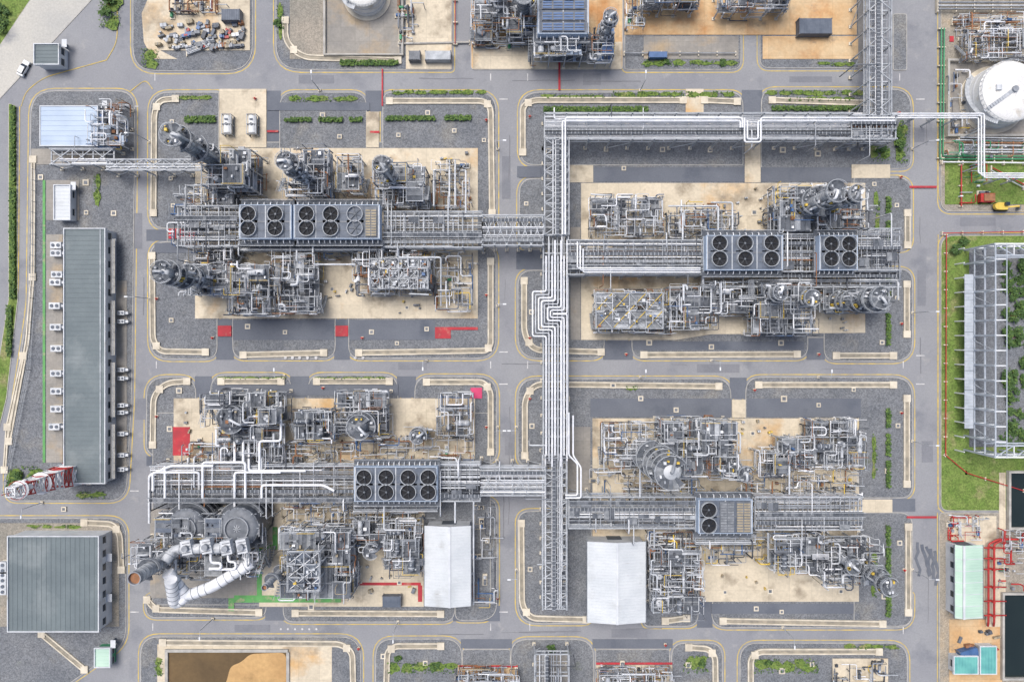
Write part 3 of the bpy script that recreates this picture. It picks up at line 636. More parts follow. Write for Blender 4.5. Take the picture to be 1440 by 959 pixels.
def rack(x0,y0,x1,y1,z,axis,seed,dens=0.8,levels=2,brace=0,tray=1,bay=5.5,rmin=0.08,rmax=0.24,mats=None,name="pipe_rack",walk=None,drop=0.5,tone="galv",full=0.55,rungs=0):
    X0,Y0,X1,Y1=bbox(x0,y0,x1,y1,z); r=random.Random(seed); a=Asm(name);F=a.p("steel_frame");Q=a.p("pipes");G=a.p("cable_tray");R=a.p("handrail")
    if axis=='x': U0,U1,V0,V1=X0,X1,Y0,Y1; T=lambda u,v,zz_:(u,v,zz_)
    else: U0,U1,V0,V1=Y0,Y1,X0,X1; T=lambda u,v,zz_:(v,u,zz_)
    n=max(1,round((U1-U0)/bay)); du=(U1-U0)/n; LZ=[z-2.0*l for l in range(levels)]
    for i in range(n+1):
        u=U0+i*du
        for v in (V0,V1):
            F.beam(T(u,v,0.2),T(u,v,z+0.6),0.32,tone); F.box(*T(u,v,0.35),0.9,0.9,0.5,"drain")
        for lz in LZ: F.beam(T(u,V0,lz-0.2),T(u,V1,lz-0.2),0.28,tone,0.3)
        F.beam(T(u,V0,LZ[-1]-0.4),T(u,V0+1.6,LZ[-1]-2),0.14,tone)
        if i<n:
            for lz in LZ:
                for v in (V0,V1): F.beam(T(u,v,lz-0.25),T(u+du,v,lz-0.25),0.24,tone)
                F.beam(T(u+du/2,V0,lz-0.25),T(u+du/2,V1,lz-0.25),0.16,tone)
            if brace and i%brace==0:
                F.beam(T(u,V0,z+0.35),T(u+du,V1,z+0.35),0.2,tone); F.beam(T(u,V1,z+0.45),T(u+du,V0,z+0.45),0.18,tone)
            if i%3==0:
                for v in (V0,V1): F.beam(T(u,v,0.5),T(u+du,v,z-2.2*levels+1),0.16,tone)
    for v in (V0,V1): F.beam(T(U0,v,z+0.62),T(U1,v,z+0.62),0.22,tone)
    if rungs:
        u=U0+rungs/2
        while u<U1:
            va=V0+(V1-V0)*r.choice((0,0,0.3,0.5)); vb=V0+(V1-V0)*r.choice((1,1,0.7)); F.beam(T(u,va,z+0.6),T(u,vb,z+0.6),0.12,"galv" if r.random()<.7 else "steel_mid"); u+=rungs*r.uniform(.9,1.1)
        k=int((U1-U0)/3)
        for i in range(k):
            if r.random()<0.65:
                u=U0+(U1-U0)*i/k; v=r.uniform(V0,V1-2.5); p=T(u,v,0);q=T(u+2.8,v+r.uniform(1,2.4),0); plates(G,min(p[0],q[0]),min(p[1],q[1]),max(p[0],q[0]),max(p[1],q[1]),z+0.7,r,GM["grating"] if r.random()<.7 else GM["grating_lt"])
    for li,lz in enumerate(LZ):
        v=V0+0.4
        while v<V1-0.3:
            rad=r.uniform(rmin,rmax)
            if r.random()<dens:
                m=r.choice(mats or PM); ua,ub=U0,U1
                if r.random()>full:
                    ua=U0+(U1-U0)*r.uniform(0,0.5) if r.random()<0.5 else U0; ub=U1-(U1-U0)*r.uniform(0,0.5) if (ua==U0 or r.random()<0.4) else U1
                pts=[T(ua,v,lz+rad),T(ub,v,lz+rad)]
                if ua>U0 and r.random()<drop: pts=[T(ua,v,1+r.random()*3)]+pts
                elif ua>U0: pts=[T(ua,r.choice((V0-1.5,V1+1.5)),lz+rad+0.0)]+pts if r.random()<0.5 else pts
                if ub<U1 and r.random()<drop: pts=pts+[T(ub,v,1+r.random()*3)]
                Q.tube(pts,rad,m,n=8,seg=3)
            v+=rad*2+r.uniform(0.1,0.35)
    for k in range(tray):
        v=V0+0.8+r.random()*(V1-V0-2.4); G.boxmm(*T(U0,v,z+0.78),*T(U1,v+0.8,z+0.9),"grating_lt" if k%2 else "grating")
        i=0
        while U0+i*1.0<U1: G.boxmm(*T(U0+i*1.0,v-0.04,z+0.9),*T(U0+i*1.0+0.12,v+0.84,z+0.94),"galv"); i+=1
    if walk is not None:
        v=V0+walk*(V1-V0-1.2); p=T(U0,v,0);q=T(U1,v+1.1,0); plates(G,min(p[0],q[0]),min(p[1],q[1]),max(p[0],q[0]),max(p[1],q[1]),z+1.0,r,GM["grating"],0.0)
        for vv in (v,v+1.1):
            p,q=T(U0,vv,0),T(U1,vv,0); R.rail([(p[0],p[1]),(q[0],q[1])],z+1.08,False)
    for _ in range(int((U1-U0)/3*drop)):
        u=r.uniform(U0,U1); s_=r.choice((-1,1)); ve=V0-r.uniform(1,5) if s_<0 else V1+r.uniform(1,5); rad=r.uniform(0.08,0.2); zb=z+r.uniform(0.6,1.6); vm=r.uniform(V0+.5,V1-.5)
        Q.tube([T(u,vm,z),T(u,vm,zb),T(u,ve,zb),T(u,ve,1+r.random()*4)],rad,r.choice(PM),n=7,seg=2)
    a.done()
def air_cooler(x0,y0,x1,y1,z,fans,name="air_cooler",rr=11,panels=()):
    X0,Y0,X1,Y1=bbox(x0,y0,x1,y1,z); a=Asm(name);F=a.p("steel_frame");B=a.p("plenum");K=a.p("fan");R=a.p("handrail"); G=a.p("walkway")
    nx=max(1,round((X1-X0)/6))
    for i in range(nx+1):
        for y in (Y0,(Y0+Y1)/2,Y1):
            x=X0+(X1-X0)*i/nx; F.beam((x,y,0.2),(x,y,z-2.4),0.36,"galv")
        F.beam((X0+(X1-X0)*i/nx,Y0-1.6,z-2.6),(X0+(X1-X0)*i/nx,Y1+1.6,z-2.6),0.28,"galv")
    for q in ((X0,Y0,X1,Y0+0.15),(X0,Y1-0.15,X1,Y1),(X0,Y0+0.15,X0+0.15,Y1-0.15),(X1-0.15,Y0+0.15,X1,Y1-0.15)): B.boxmm(q[0],q[1],z-2.4,q[2],q[3],z+0.12,"roof_blue")
    B.boxmm(X0+0.15,Y0+0.15,z-2.3,X1-0.15,Y1-0.15,z-0.02,"plenum")
    for i in range(nx*2+1):
        x=X0+0.3+(X1-X0-0.6)*i/(nx*2); B.box(x,(Y0+Y1)/2,z+0.03,0.14 if i%2 else 0.3,Y1-Y0-0.5,0.1,"galv" if i%2==0 else "steel_mid")
    for j in (0.25,0.5,0.75): B.box((X0+X1)/2,Y0+(Y1-Y0)*j,z+0.035,X1-X0-0.5,0.1 if j!=0.5 else 0.4,0.08,"steel_mid")
    for f in fans:
        fx,fy=W(f[0],f[1],z+0.6); grey=len(f)>2; R_=rr*S*(H-z)/H
        B.box(fx,fy,z+0.06,R_*2.15,R_*2.15,0.1,"plenum")
        K.ring(fx,fy,z+0.1,R_-0.1,R_+0.03,0.8,"galv",n=24); K.ring(fx,fy,z+0.1,R_+0.03,R_+0.22,0.12,"steel_mid",n=24)
        K.cyl((fx,fy,z+0.05),(fx,fy,z+0.16),R_-0.1,"fan_black" if not grey else "plenum",24)
        for b in range(6):
            t=b*math.pi/3+f[0]*0.37+f[1]; c,s_=math.cos(t),math.sin(t); w=0.2; l=R_-0.25
            K.quad((fx+0.3*c+w*s_*0.7,fy+0.3*s_-w*c*0.7,z+0.4),(fx+l*c+w*s_,fy+l*s_-w*c,z+0.32),(fx+l*c-w*s_,fy+l*s_+w*c,z+0.46),(fx+0.3*c-w*s_*0.7,fy+0.3*s_+w*c*0.7,z+0.48),"blade" if not grey else "steel_mid")
        K.cyl((fx,fy,z+0.1),(fx,fy,z+0.6),0.26,"steel_mid",10)
    for (a0,b0,a1,b1,m) in panels:
        x0_,y0_,x1_,y1_=bbox(a0,b0,a1,b1,z); n=int((y1_-y0_)/0.7); B.boxmm(x0_,y0_,z+0.12,x1_,y1_,z+0.35,"steel_mid")
        k=max(2,int((x1_-x0_)/2.6))
        for i in range(k):
            for j in range(n): B.boxmm(x0_+(x1_-x0_)*(i+0.08)/k,y0_+0.2+j*0.7,z+0.35,x0_+(x1_-x0_)*(i+0.92)/k,y0_+0.2+j*0.7+0.42,z+0.5,m)
    for (ya,yb) in ((Y0-1.6,Y0-0.2),(Y1+0.2,Y1+1.6)):
        G.boxmm(X0-0.5,ya,z-2.3,X1+0.5,yb,z-2.2,"grating"); R.rail([(X0-0.5,ya if ya<Y0-1 else yb),(X1+0.5,ya if ya<Y0-1 else yb)],z-2.2,False)
    for i in range(nx*4):
        x=X0+(X1-X0)*(i+.5)/(nx*4)
        for y,s_ in ((Y0-0.1,-1),(Y1+0.1,1)):
            F.tube([(x,y,z-1.2),(x,y+s_*0.8,z-1.2),(x,y+s_*0.8,z-6)],0.11,"pipe_light" if i%2 else "pipe_white",n=7,seg=2)
    a.done()

# ------------------------------------------------------------------ main racks
LM=["pipe_white"]*5+["pipe_light"]*6+["pipe_mid"]*3
rack(766,196,800,330,9,'y',1,dens=0.35,levels=2,brace=1,tray=1,mats=LM,bay=4,drop=0.1)
rack(764,330,799,640,8.0,'y',2,dens=0.6,levels=2,tray=0,mats=LM,bay=5,drop=0.15,full=0.9)
rack(763,640,797,856,9,'y',3,dens=0.55,levels=2,brace=2,tray=1,mats=LM,bay=4.2,drop=0.2,full=0.8)
rack(766,160,1198,196,9,'x',4,dens=0.7,levels=2,tray=2,mats=LM,bay=6,drop=0.12,full=0.75)
rack(1198,163,1260,196,10,'x',44,dens=0.6,levels=3,tray=1,bay=4,drop=0.5,rungs=1.4)
rack(1221,-60,1252,165,10,'y',5,dens=0.6,levels=2,brace=2,tray=1,mats=LM,bay=4.5,drop=0.1,full=0.9)
rack(678,303,764,345,10,'x',6,dens=0.3,levels=2,brace=1,tray=2,bay=3.6,drop=0.1,full=0.9,mats=LM)
rack(540,298,678,348,10,'x',7,dens=0.7,levels=3,tray=2,walk=0.3,drop=0.5,rungs=1.3)
rack(250,290,336,346,10,'x',8,dens=0.65,levels=3,tray=1,walk=0.7,drop=1.0,full=0.4,rungs=1.5)
rack(336,337,540,352,9,'x',9,dens=0.8,levels=2,tray=1,drop=0.6)
rack(798,338,990,386,10,'x',10,dens=0.7,levels=3,tray=2,walk=0.15,drop=0.5,rungs=1.3)
rack(990,382,1265,404,9,'x',11,dens=0.8,levels=2,tray=1,drop=0.6)
rack(1100,330,1152,382,11,'x',12,dens=0.6,levels=3,tray=1,drop=0.8,full=0.4,rungs=1.4)
rack(1206,322,1265,380,10,'x',13,dens=0.6,levels=3,tray=1,drop=0.8,full=0.4,rungs=1.4)
rack(675,656,766,696,9.5,'x',14,dens=0.55,levels=2,brace=2,tray=1,bay=4,mats=LM,drop=0.1,full=0.9)
rack(212,655,498,704,9.5,'x',15,dens=0.8,levels=3,tray=1,walk=0.0,drop=0.7,full=0.45)
rack(615,652,675,704,9.5,'x',16,dens=0.7,levels=3,tray=1,drop=0.6,rungs=1.4)
rack(800,698,978,742,9.5,'x',17,dens=0.7,levels=3,tray=1,walk=0.9,drop=0.4,rungs=1.3)
rack(1062,698,1212,744,10,'x',18,dens=0.7,levels=3,tray=2,walk=0.5,drop=0.5,rungs=1.2)
rack(498,706,615,718,8,'x',19,dens=0.8,levels=2,tray=0,drop=0.6)
rack(978,752,1062,764,8,'x',20,dens=0.8,levels=2,tray=0,drop=0.6)
rack(150,225,284,240,6,'x',21,dens=0.7,levels=1,tray=0,drop=0.0,brace=1,mats=LM,full=1)
rack(72,210,160,232,5,'x',22,dens=0.6,levels=1,tray=0,drop=0.3,brace=1,mats=LM)
def pipes_px(name,paths,rad,mat,z,n=9):
    a=Asm(name)
    for p in paths:
        a.p().tube([(*W(q[0],q[1],z if len(q)<3 else q[2]),z if len(q)<3 else q[2]) for q in p],rad,mat,n=n,fil=2.5,seg=4)
    a.done()
X=[768+4.2*i for i in range(8)]
for i in range(8):
    pipes_px("insulated_pipeline",[[(X[i],338+(0 if i%2 else 22)),(X[i],410+4.4*i),(X[i]-19,410+4.4*i),(X[i]-19,442+(7-i)*4.4),(X[i],442+(7-i)*4.4),(X[i],640+(i%3)*8)]],(0.23,0.17,0.22,0.25,0.16,0.23,0.2,0.18)[i],"pipe_light" if i in (1,4) else "pipe_white",10.2)
pipes_px("insulated_pipeline",[[(812+4*i,340+5*i),(812+4*i,377+3*i),(985,377+3*i)] for i in range(3)],0.2,"pipe_white",11.5)
pipes_px("insulated_pipeline",[[(795-4*i,330),(795-4*i,166+4*i),(1044-3*i,166+4*i),(1044-3*i,180)] for i in range(2)]+[[(1047+4*i,166+4*i),(1047+4*i,200-4*i),(1070-4*i,200-4*i),(1070-4*i,166+4*i),(1258,166+4*i)] for i in range(2)],0.24,"pipe_white",10.8)
pipes_px("insulated_pipeline",[[(800+6*i,580+4*i),(800+6*i,640),(812+5*i,652+5*i),(812+5*i,696+4*i),(795,696+4*i)] for i in range(2)],0.22,"pipe_white",11.2)
pipes_px("insulated_pipeline",[[(1200,160+3*i),(1384-4*i,160+3*i),(1384-4*i,250-3*i),(1500,250-3*i)] for i in range(3)],0.2,"pipe_white",7)
a=Asm("pipe_support")
for x,y in ((1290,163),(1320,163),(1350,163),(1380,180),(1380,205),(1380,230),(1410,248),(1435,248)):
    X_,Y_=W(x,y,6.5); a.p().beam((X_-1,Y_-0.8,0.1),(X_-1,Y_-0.8,6.5),0.3,"galv"); a.p().beam((X_+1,Y_+0.8,0.1),(X_+1,Y_+0.8,6.5),0.3,"galv"); a.p().beam((X_-1,Y_-0.8,6.4),(X_+1,Y_+0.8,6.4),0.3,"galv")
a.done()
lp=[[(285,700),(285,650),(345,650),(345,700)],[(232,655),(232,700)],[(330,770,5),(330,690),(330,664),(395,664)],[(368,700),(368,682),(455,682),(470,690)],[(210,735,6),(210,668),(240,655),(300,655)],[(215,690),(215,664),(280,664),(280,720,5)],[(350,600,6),(350,662),(430,662)],[(395,565,7),(395,620),(365,620),(365,660)],[(330,595,6),(330,650)],[(342,590,6),(342,650)]]
for q in lp: pipes_px("insulated_pipeline",[q],0.34,"pipe_white",11)
lp2=[[(440,345),(440,372),(500,372)],[(300,285),(300,262),(330,262)],[(560,350),(560,362),(620,362),(620,430,3)],[(640,225,4),(640,290)],[(632,225,4),(632,292)],[(610,240,4),(610,290)],[(648,240,3),(655,240),(655,300)],[(940,290,5),(1010,290),(1010,330)],[(1000,285,5),(1030,285),(1030,330)],[(960,300),(960,338)],[(1000,405),(1000,440),(960,440,6)],[(1120,320),(1120,300),(1150,300),(1150,335)],[(900,655),(900,700)],[(1110,655),(1110,695)],[(1080,750),(1080,790,4)],[(920,745),(920,790,6)],[(640,705),(640,735)],[(666,705),(666,850,3)],[(540,705),(540,745),(570,745)],[(415,745),(455,745),(455,760)]]
for q in lp2: pipes_px("insulated_pipeline",[q],0.24,"pipe_light",10.5)

# ------------------------------------------------------------------ air coolers
air_cooler(337,288,410,336,14,[(349,301),(387,301),(349,321),(387,321)])
air_cooler(413,288,534,336,14,[(431,301),(465,301),(499,301,1),(431,321),(465,321),(499,321,1)],panels=((514,292,530,333,"tan_panel"),))
air_cooler(993,331,1101,380,14,[(1012,342),(1048,342),(1085,342),(1012,364),(1048,364),(1085,364)])
air_cooler(1152,331,1206,380,14,[(1169,343),(1194,343),(1169,364),(1194,364)])
air_cooler(498,656,615,705,13,[(512,671),(543,671),(574,671),(602,671),(512,692),(543,692),(574,692),(602,692)])
air_cooler(982,702,1058,750,13,[(997,717),(997,739)],panels=((1012,705,1032,748,"grating_lt"),(1035,705,1055,748,"tan_panel")))

# ------------------------------------------------------------------ process units
column(325,240,32,1.5,101,plats=6,big=1.3); column(446,262,26,1.15,102,plats=5,big=1.2); column(562,266,26,0.95,103,plats=5,big=1.1); column(313,399,32,1.25,104,"insul",plats=7,big=1.4)
column(300,222,24,0.75,105,plats=4)
structure(300,215,358,268,18,201,grat=0.6); structure(405,218,462,276,15,202); structure(478,225,508,270,10,203,grat=0.4,pipes=0.8); structure(530,236,598,288,14,204,grat=0.55)
structure(262,375,325,412,15,205,grat=0.75,top="grating"); structure(335,375,385,440,16,206,vess=1.5,darkv=0.2); structure(392,358,445,438,12,207,grat=0.7,darkv=0.8); structure(270,265,335,290,9,208)
structure(272,352,330,372,8,209)
piping(608,228,660,295,1,6,36,301); piping(612,356,664,438,1,6,36,302); piping(280,345,330,375,1,8,30,303); piping(455,352,600,364,1,7,26,304); piping(240,268,275,345,1,5,12,306)
# TR
structure(832,282,925,330,7,220,grat=0.3,vess=2.4,darkv=0.25,pipes=1.2); structure(940,304,1030,332,6,221,grat=0.3,pipes=1.0)
column(1105,302,29,1.3,110,"insul",plats=7,big=1.4); column(1140,300,25,1.0,111,plats=5,big=1.2); structure(1088,268,1150,328,15,222,grat=0.65); structure(1150,272,1205,322,12,223)
structure(940,404,1000,460,12,224,darkv=0.2); structure(1000,402,1072,440,12,225,grat=0.7); structure(1060,405,1132,468,16,226,grat=0.75,darkv=0.8); column(1060,418,18,1.0,112,plats=4); column(1160,428,28,1.3,113,plats=7,big=1.4); column(1100,425,18,1.1,114,"vessel_dark",plats=3); structure(1150,408,1240,436,9,227,grat=0.5)
piping(955,284,1025,330,1,6,26,311); piping(1190,290,1215,330,1,6,12,312); piping(890,440,950,470,1,5,16,313)
# BL
structure(302,552,398,592,13,230,grat=0.9,top="grating"); column(352,582,12,2.4,120,"vessel_dark",name="reactor_vessel",plats=3,big=1.3); structure(315,600,398,650,9,231,pipes=1.3); structure(420,578,470,615,10,232,grat=0.8); structure(478,552,545,610,11,233,grat=0.6)
column(520,592,12,2.0,121,"vessel_dark",name="reactor_vessel",plats=3,big=1.3); column(596,605,12,0.9,122,plats=2); structure(620,556,662,612,8,234,grat=0.3,vess=1.8); piping(400,622,500,655,1,7,36,320); piping(500,614,665,652,1,7,46,321); piping(250,622,320,652,1,6,20,322)
structure(402,742,498,832,15,235,grat=0.8,tone="galv",brace=0.8); structure(500,728,545,765,10,236); structure(548,730,592,800,9,237,grat=0.6,darkv=0.8); piping(400,706,595,735,1,7,60,323)
piping(664,705,700,850,1,5,18,325); column(535,755,12,1.1,123,plats=2)
# BR
column(900,628,36,2.7,130,plats=7,big=1.2); structure(930,592,1030,662,16,240,grat=0.9); structure(850,597,926,655,8,241,grat=0.3,pipes=0.8); structure(1062,634,1100,662,9,242); structure(1095,615,1132,655,11,243); structure(1136,592,1206,652,9,244,grat=0.45,vess=1.8,darkv=0.7)
column(1020,650,16,1.1,131,plats=3); piping(830,660,980,698,1,7,46,330); piping(1040,658,1210,700,1,7,54,331)
structure(916,770,980,856,11,246,grat=0.35); structure(1085,752,1150,798,11,247); structure(1152,758,1225,812,13,248,grat=0.8); column(1190,785,21,1.05,132,plats=5,big=1.3); piping(990,747,1080,790,1,6,36,332); piping(910,744,980,775,1,6,30,333); column(1160,770,15,1.0,133,plats=3)
a=Asm("fired_heater")
V=a.p("shell")
for x,y,rr_,h in ((262,742,5.2,11),(335,742,5.4,12)):
    X_,Y_=W(x,y,h); V.cyl((X_,Y_,0.3),(X_,Y_,h),rr_,"vessel_dark",32); V.dome((X_,Y_,h),rr_*0.96,1.0,"steel_mid",32,5)
    for zq in (3,6,9): V.ring(X_,Y_,zq,rr_,rr_+1.2,0.1,"grating",0.5,5.5,24); V.ring(X_,Y_,zq+1.1,rr_+1.15,rr_+1.22,0.08,"galv",0.5,5.5,24)
    V.ring(X_,Y_,h+0.2,rr_*0.55,rr_*0.6,1.2,"pipe_mid",n=20)
    for k in range(16):
        t=k*math.pi/8; V.beam((X_,Y_,h+1.06),(X_+rr_*math.cos(t),Y_+rr_*math.sin(t),h+0.1),0.16,"pipe_dark" if k%2 else "galv")
a.done()
structure(232,722,368,800,14,250,grat=0.5,pipes=0.9,vess=0.5,brace=0.6,name="heater_structure",darkv=0.8,top="plenum")
def duct(name,pts,rad,mat="insul",bands=True):
    a=Asm(name); q=[(*W(p[0],p[1],p[2]),p[2]) for p in pts]; a.p("duct").tube(q,rad,mat,n=18,fil=1.3,seg=5)
    if bands:
        for i in range(len(q)-1):
            A=Vector(q[i]);B=Vector(q[i+1]); l=(B-A).length; k=int(l/1.6); d=(B-A).normalized()
            for j in range(1,k): c=A+d*(l*j/k); a.p("flange").cyl(c-d*0.08,c+d*0.08,rad+0.09,"pipe_mid",18)
    return a
a=duct("exhaust_duct",[(355,790,12),(300,824,14),(262,838,15),(236,805,18)],1.5,"pipe_white"); a.done()
a=duct("exhaust_duct",[(262,838,15),(246,850,15),(240,815,20)],1.5,"pipe_white"); a.done()
a=duct("exhaust_duct",[(330,770,15),(245,772,16),(232,790,18)],1.3,"insul"); a.done()
def stack(x,y,h,rad,name="flue_stack"):
    X_,Y_=W(x,y); a=Asm(name); V=a.p("shell"); V.cyl((X_,Y_,0.2),(X_,Y_,h),rad*1.15,"insul",24,r2=rad,caps=False); V.cyl((X_,Y_,h-3),(X_,Y_,h-0.6),rad*0.9,"rust",24); V.ring(X_,Y_,h-0.6,rad*0.88,rad+0.06,0.7,"pipe_mid",n=24)
    z=3
    while z<h: V.ring(X_,Y_,z,rad,rad*1.15+0.10-0.15*rad*z/h,0.2,"pipe_mid",n=24); z+=1.6
    for zq in (h*0.45,h*0.75): a.p("platform").ring(X_,Y_,zq,rad+0.2,rad+1.3,0.1,"grating",0,5,18); a.p("platform").ring(X_,Y_,zq+1.1,rad+1.25,rad+1.32,0.08,"galv",0,5,18)
    a.done()
stack(267,764,28,1.6); stack(412,786,22,0.7,"vent_stack")
structure(196,762,240,796,13,251,grat=0.6,vess=0.6,name="heater_structure")
for k,(x,y) in enumerate(((262,770),(290,768),(318,770),(340,768))):
    a=Asm("burner_unit"); X_,Y_=W(x,y,17); a.p("housing").box(X_,Y_,16.2,2.6,3.6,2.0,"pipe_light",0.2); a.p("hood").cyl((X_,Y_,17.2),(X_,Y_,18.2),0.8,"pipe_mid",12); a.p("legs").beam((X_,Y_,0.2),(X_,Y_,15.3),0.6,"galv")
    for j in range(4): a.p("louvre").box(X_+0.1,Y_-1.2+j*0.8,17.25,2.2,0.16,0.12,"steel_mid",0.2)
    a.done()
def shelter(x0,y0,x1,y1,h,nx,ny,m="steel_mid",mb="yellow",seed=0):
    X0,Y0,X1,Y1=bbox(x0,y0,x1,y1,h); a=Asm("equipment_shelter");F=a.p("steel_frame");R=a.p("roof"); r=random.Random(seed)
    for i in range(nx+1):
        for j in range(ny+1):
            x=X0+(X1-X0)*i/nx;y=Y0+(Y1-Y0)*j/ny; F.beam((x,y,0.2),(x,y,h+0.3),0.35,"galv")
    for i in range(nx):
        for j in range(ny):
            xa=X0+(X1-X0)*i/nx;xb=X0+(X1-X0)*(i+1)/nx;ya=Y0+(Y1-Y0)*j/ny;yb=Y0+(Y1-Y0)*(j+1)/ny
            plates(R,xa+0.2,ya+0.2,xb-0.2,yb-0.2,h-0.3,r,GM[m] if m in GM else (m,m,"grating_lt"),0.12)
            F.beam((xa,ya,h),(xb,yb,h),0.18,mb); F.beam((xb,ya,h+.1),(xa,yb,h+.1),0.16,"galv"); F.beam((xa,ya,h),(xb,ya,h),0.26,"galv");F.beam((xa,ya,h),(xa,yb,h),0.26,"galv")
            clutter(R,r,xa+.6,ya+.6,xb-.6,yb-.6,h-0.1,4)
            for _ in range(4): randpipe(R,r,xa,ya,xb,yb,h-.1,h+1.2,0.1,r.choice(PM),3)
    F.beam((X1,Y0,h),(X1,Y1,h),0.3,"galv");F.beam((X0,Y1,h),(X1,Y1,h),0.3,"galv")
    a.p("handrail").rail([(X0,Y0),(X1,Y0),(X1,Y1),(X0,Y1)],h)
    a.done()
shelter(838,412,932,462,9,4,2,"grating_lt",seed=1); structure(838,412,932,464,7,260,grat=0.3,pipes=1.3,vess=1.2); shelter(520,364,602,406,10,6,3,"grating_lt","galv",2); structure(505,360,605,412,8,261,grat=0.5,pipes=1.0,vess=0.6)
shelter(405,775,450,830,17,2,3,"plenum","white",3)
# ------------------------------------------------------------------ buildings
def gable(name,x0,y0,x1,y1,h,hr,mat,axis='y',ridge=0.5,wall="wall_white"):
    X0,Y0,X1,Y1=bbox(x0,y0,x1,y1,h); a=Asm(name); Wl=a.p("walls");Rf=a.p("roof"); e=0.5
    Wl.boxmm(X0+e,Y0+e,0.1,X1-e,Y1-e,h-0.15,wall)
    xr=X0+(X1-X0)*ridge
    Rf.hexa([(X0,Y0,h-.12),(xr,Y0,hr-.12),(xr,Y1,hr-.12),(X0,Y1,h-.12),(X0,Y0,h),(xr,Y0,hr),(xr,Y1,hr),(X0,Y1,h)],mat)
    Rf.hexa([(xr,Y0,hr-.12),(X1,Y0,h-.12),(X1,Y1,h-.12),(xr,Y1,hr-.12),(xr,Y0,hr),(X1,Y0,h),(X1,Y1,h),(xr,Y1,hr)],mat)
    y=Y0+0.3; k=0
    while y<Y1:
        w=0.1 if k%4 else 0.14; Rf.beam((X0,y,h+.03),(xr,y,hr+.03),w,mat if k%4 else "wall_white"); Rf.beam((xr,y,hr+.03),(X1,y,h+.03),w,mat if k%4 else "wall_white"); y+=0.8; k+=1
    Rf.box(xr,(Y0+Y1)/2,hr+0.1,0.6,Y1-Y0,0.18,"wall_white")
    Rf.boxmm(X0-0.22,Y0,h-0.25,X0,Y1,h-0.02,"steel_mid"); Rf.boxmm(X1,Y0,h-0.25,X1+0.22,Y1,h-0.02,"steel_mid")
    for yy in (Y0+e,Y1-e): Wl.tri((X0+e,yy,h-.15),(X1-e,yy,h-.15),(xr,yy,hr-0.15),wall)
    for i in range(5):
        yy=Y0+(Y1-Y0)*(i+.5)/5
        for xx in (X0+e-0.04,X1-e+0.04): a.p("window").box(xx,yy,h*0.6,0.08,1.6,1.2,"window")
    xx=X0+(X1-X0)*0.5
    for yy in (Y0+e-0.04,Y1-e+0.04): a.p("door").box(xx,yy,2.0,4,0.1,3.8,"wall_dark")
    a.done()
gable("warehouse_building",597,739,662,852,7,8.2,"roof_white",ridge=0.55); gable("warehouse_building",826,761,908,875,7,8.4,"roof_white",ridge=0.5)
gable("storage_shed",1343,766,1382,869,5,5.8,"roof_mint",ridge=0.25)
def flatb(name,x0,y0,x1,y1,h,mat,seams='x',wall="wall_white",step=1.0,par=0.35,slope=0.0,win=8):
    X0,Y0,X1,Y1=bbox(x0,y0,x1,y1,h); a=Asm(name);Wl=a.p("walls");Rf=a.p("roof")
    Wl.boxmm(X0+0.3,Y0+0.3,0.1,X1-0.3,Y1-0.3,h-0.3,wall); Rf.boxmm(X0+0.25,Y0+0.25,h-0.3,X1-0.25,Y1-0.25,h,mat)
    for q in ((X0,Y0,X1,Y0+0.25),(X0,Y1-0.25,X1,Y1),(X0,Y0+0.25,X0+0.25,Y1-0.25),(X1-0.25,Y0+0.25,X1,Y1-0.25)): Rf.boxmm(q[0],q[1],h-0.6,q[2],q[3],h+par,"wall_white")
    if seams=='x':
        y=Y0+step
        while y<Y1-0.4: Rf.boxmm(X0+0.3,y,h,X1-0.3,y+0.08,h+0.07,mat); y+=step
    else:
        x=X0+step
        while x<X1-0.4: Rf.boxmm(x,Y0+0.3,h,x+0.08,Y1-0.3,h+0.07,mat); x+=step
    for i in range(win):
        yy=Y0+(Y1-Y0)*(i+.5)/win
        for xx,s_ in ((X0+0.3,-1),(X1-0.3,1)): a.p("window").box(xx+s_*0.03,yy,h*0.62,0.08,1.8,1.1,"window"); a.p("sill").box(xx+s_*0.1,yy,h*0.62-0.65,0.2,2.0,0.1,"kerb")
        if i%3==1: a.p("door").box(X1-0.3+0.04,yy+2.2,1.2,0.1,1.4,2.2,"wall_dark"); a.p("canopy").box(X1+0.4,yy+2.2,2.7,1.4,2.2,0.12,"wall_white")
    return a,(X0,Y0,X1,Y1)
a,b=flatb("substation_building",90,321,149,680,5.5,"roof_grey",'x',step=1.3,win=18)
for i in range(4): a.p("walkway").boxmm(b[2]+0.05,b[1]+1+i*17,3.4,b[2]+1.3,b[1]+16+i*17,3.55,"kerb"); a.p("walkway").rail([(b[2]+1.25,b[1]+1+i*17),(b[2]+1.25,b[1]+16+i*17)],3.55,False)
a.p("roof_gutter").boxmm(b[2]-1.6,b[1]+0.4,5.5,b[2]-1.35,b[3]-0.4,5.66,"galv")
a.done()
a,b=flatb("control_building",11,753,140,888,6.5,"roof_grey",'y',step=1.3,win=7)
a.done()
a,b=flatb("utility_building",56,149,138,206,5,"roof_blue",'x',step=1.4,win=5,par=0.15); a.done()
structure(138,150,176,205,7,270,grat=0.8,pipes=0.9,vess=0.8,top="blue",tone="steel_mid",name="transformer_bay")
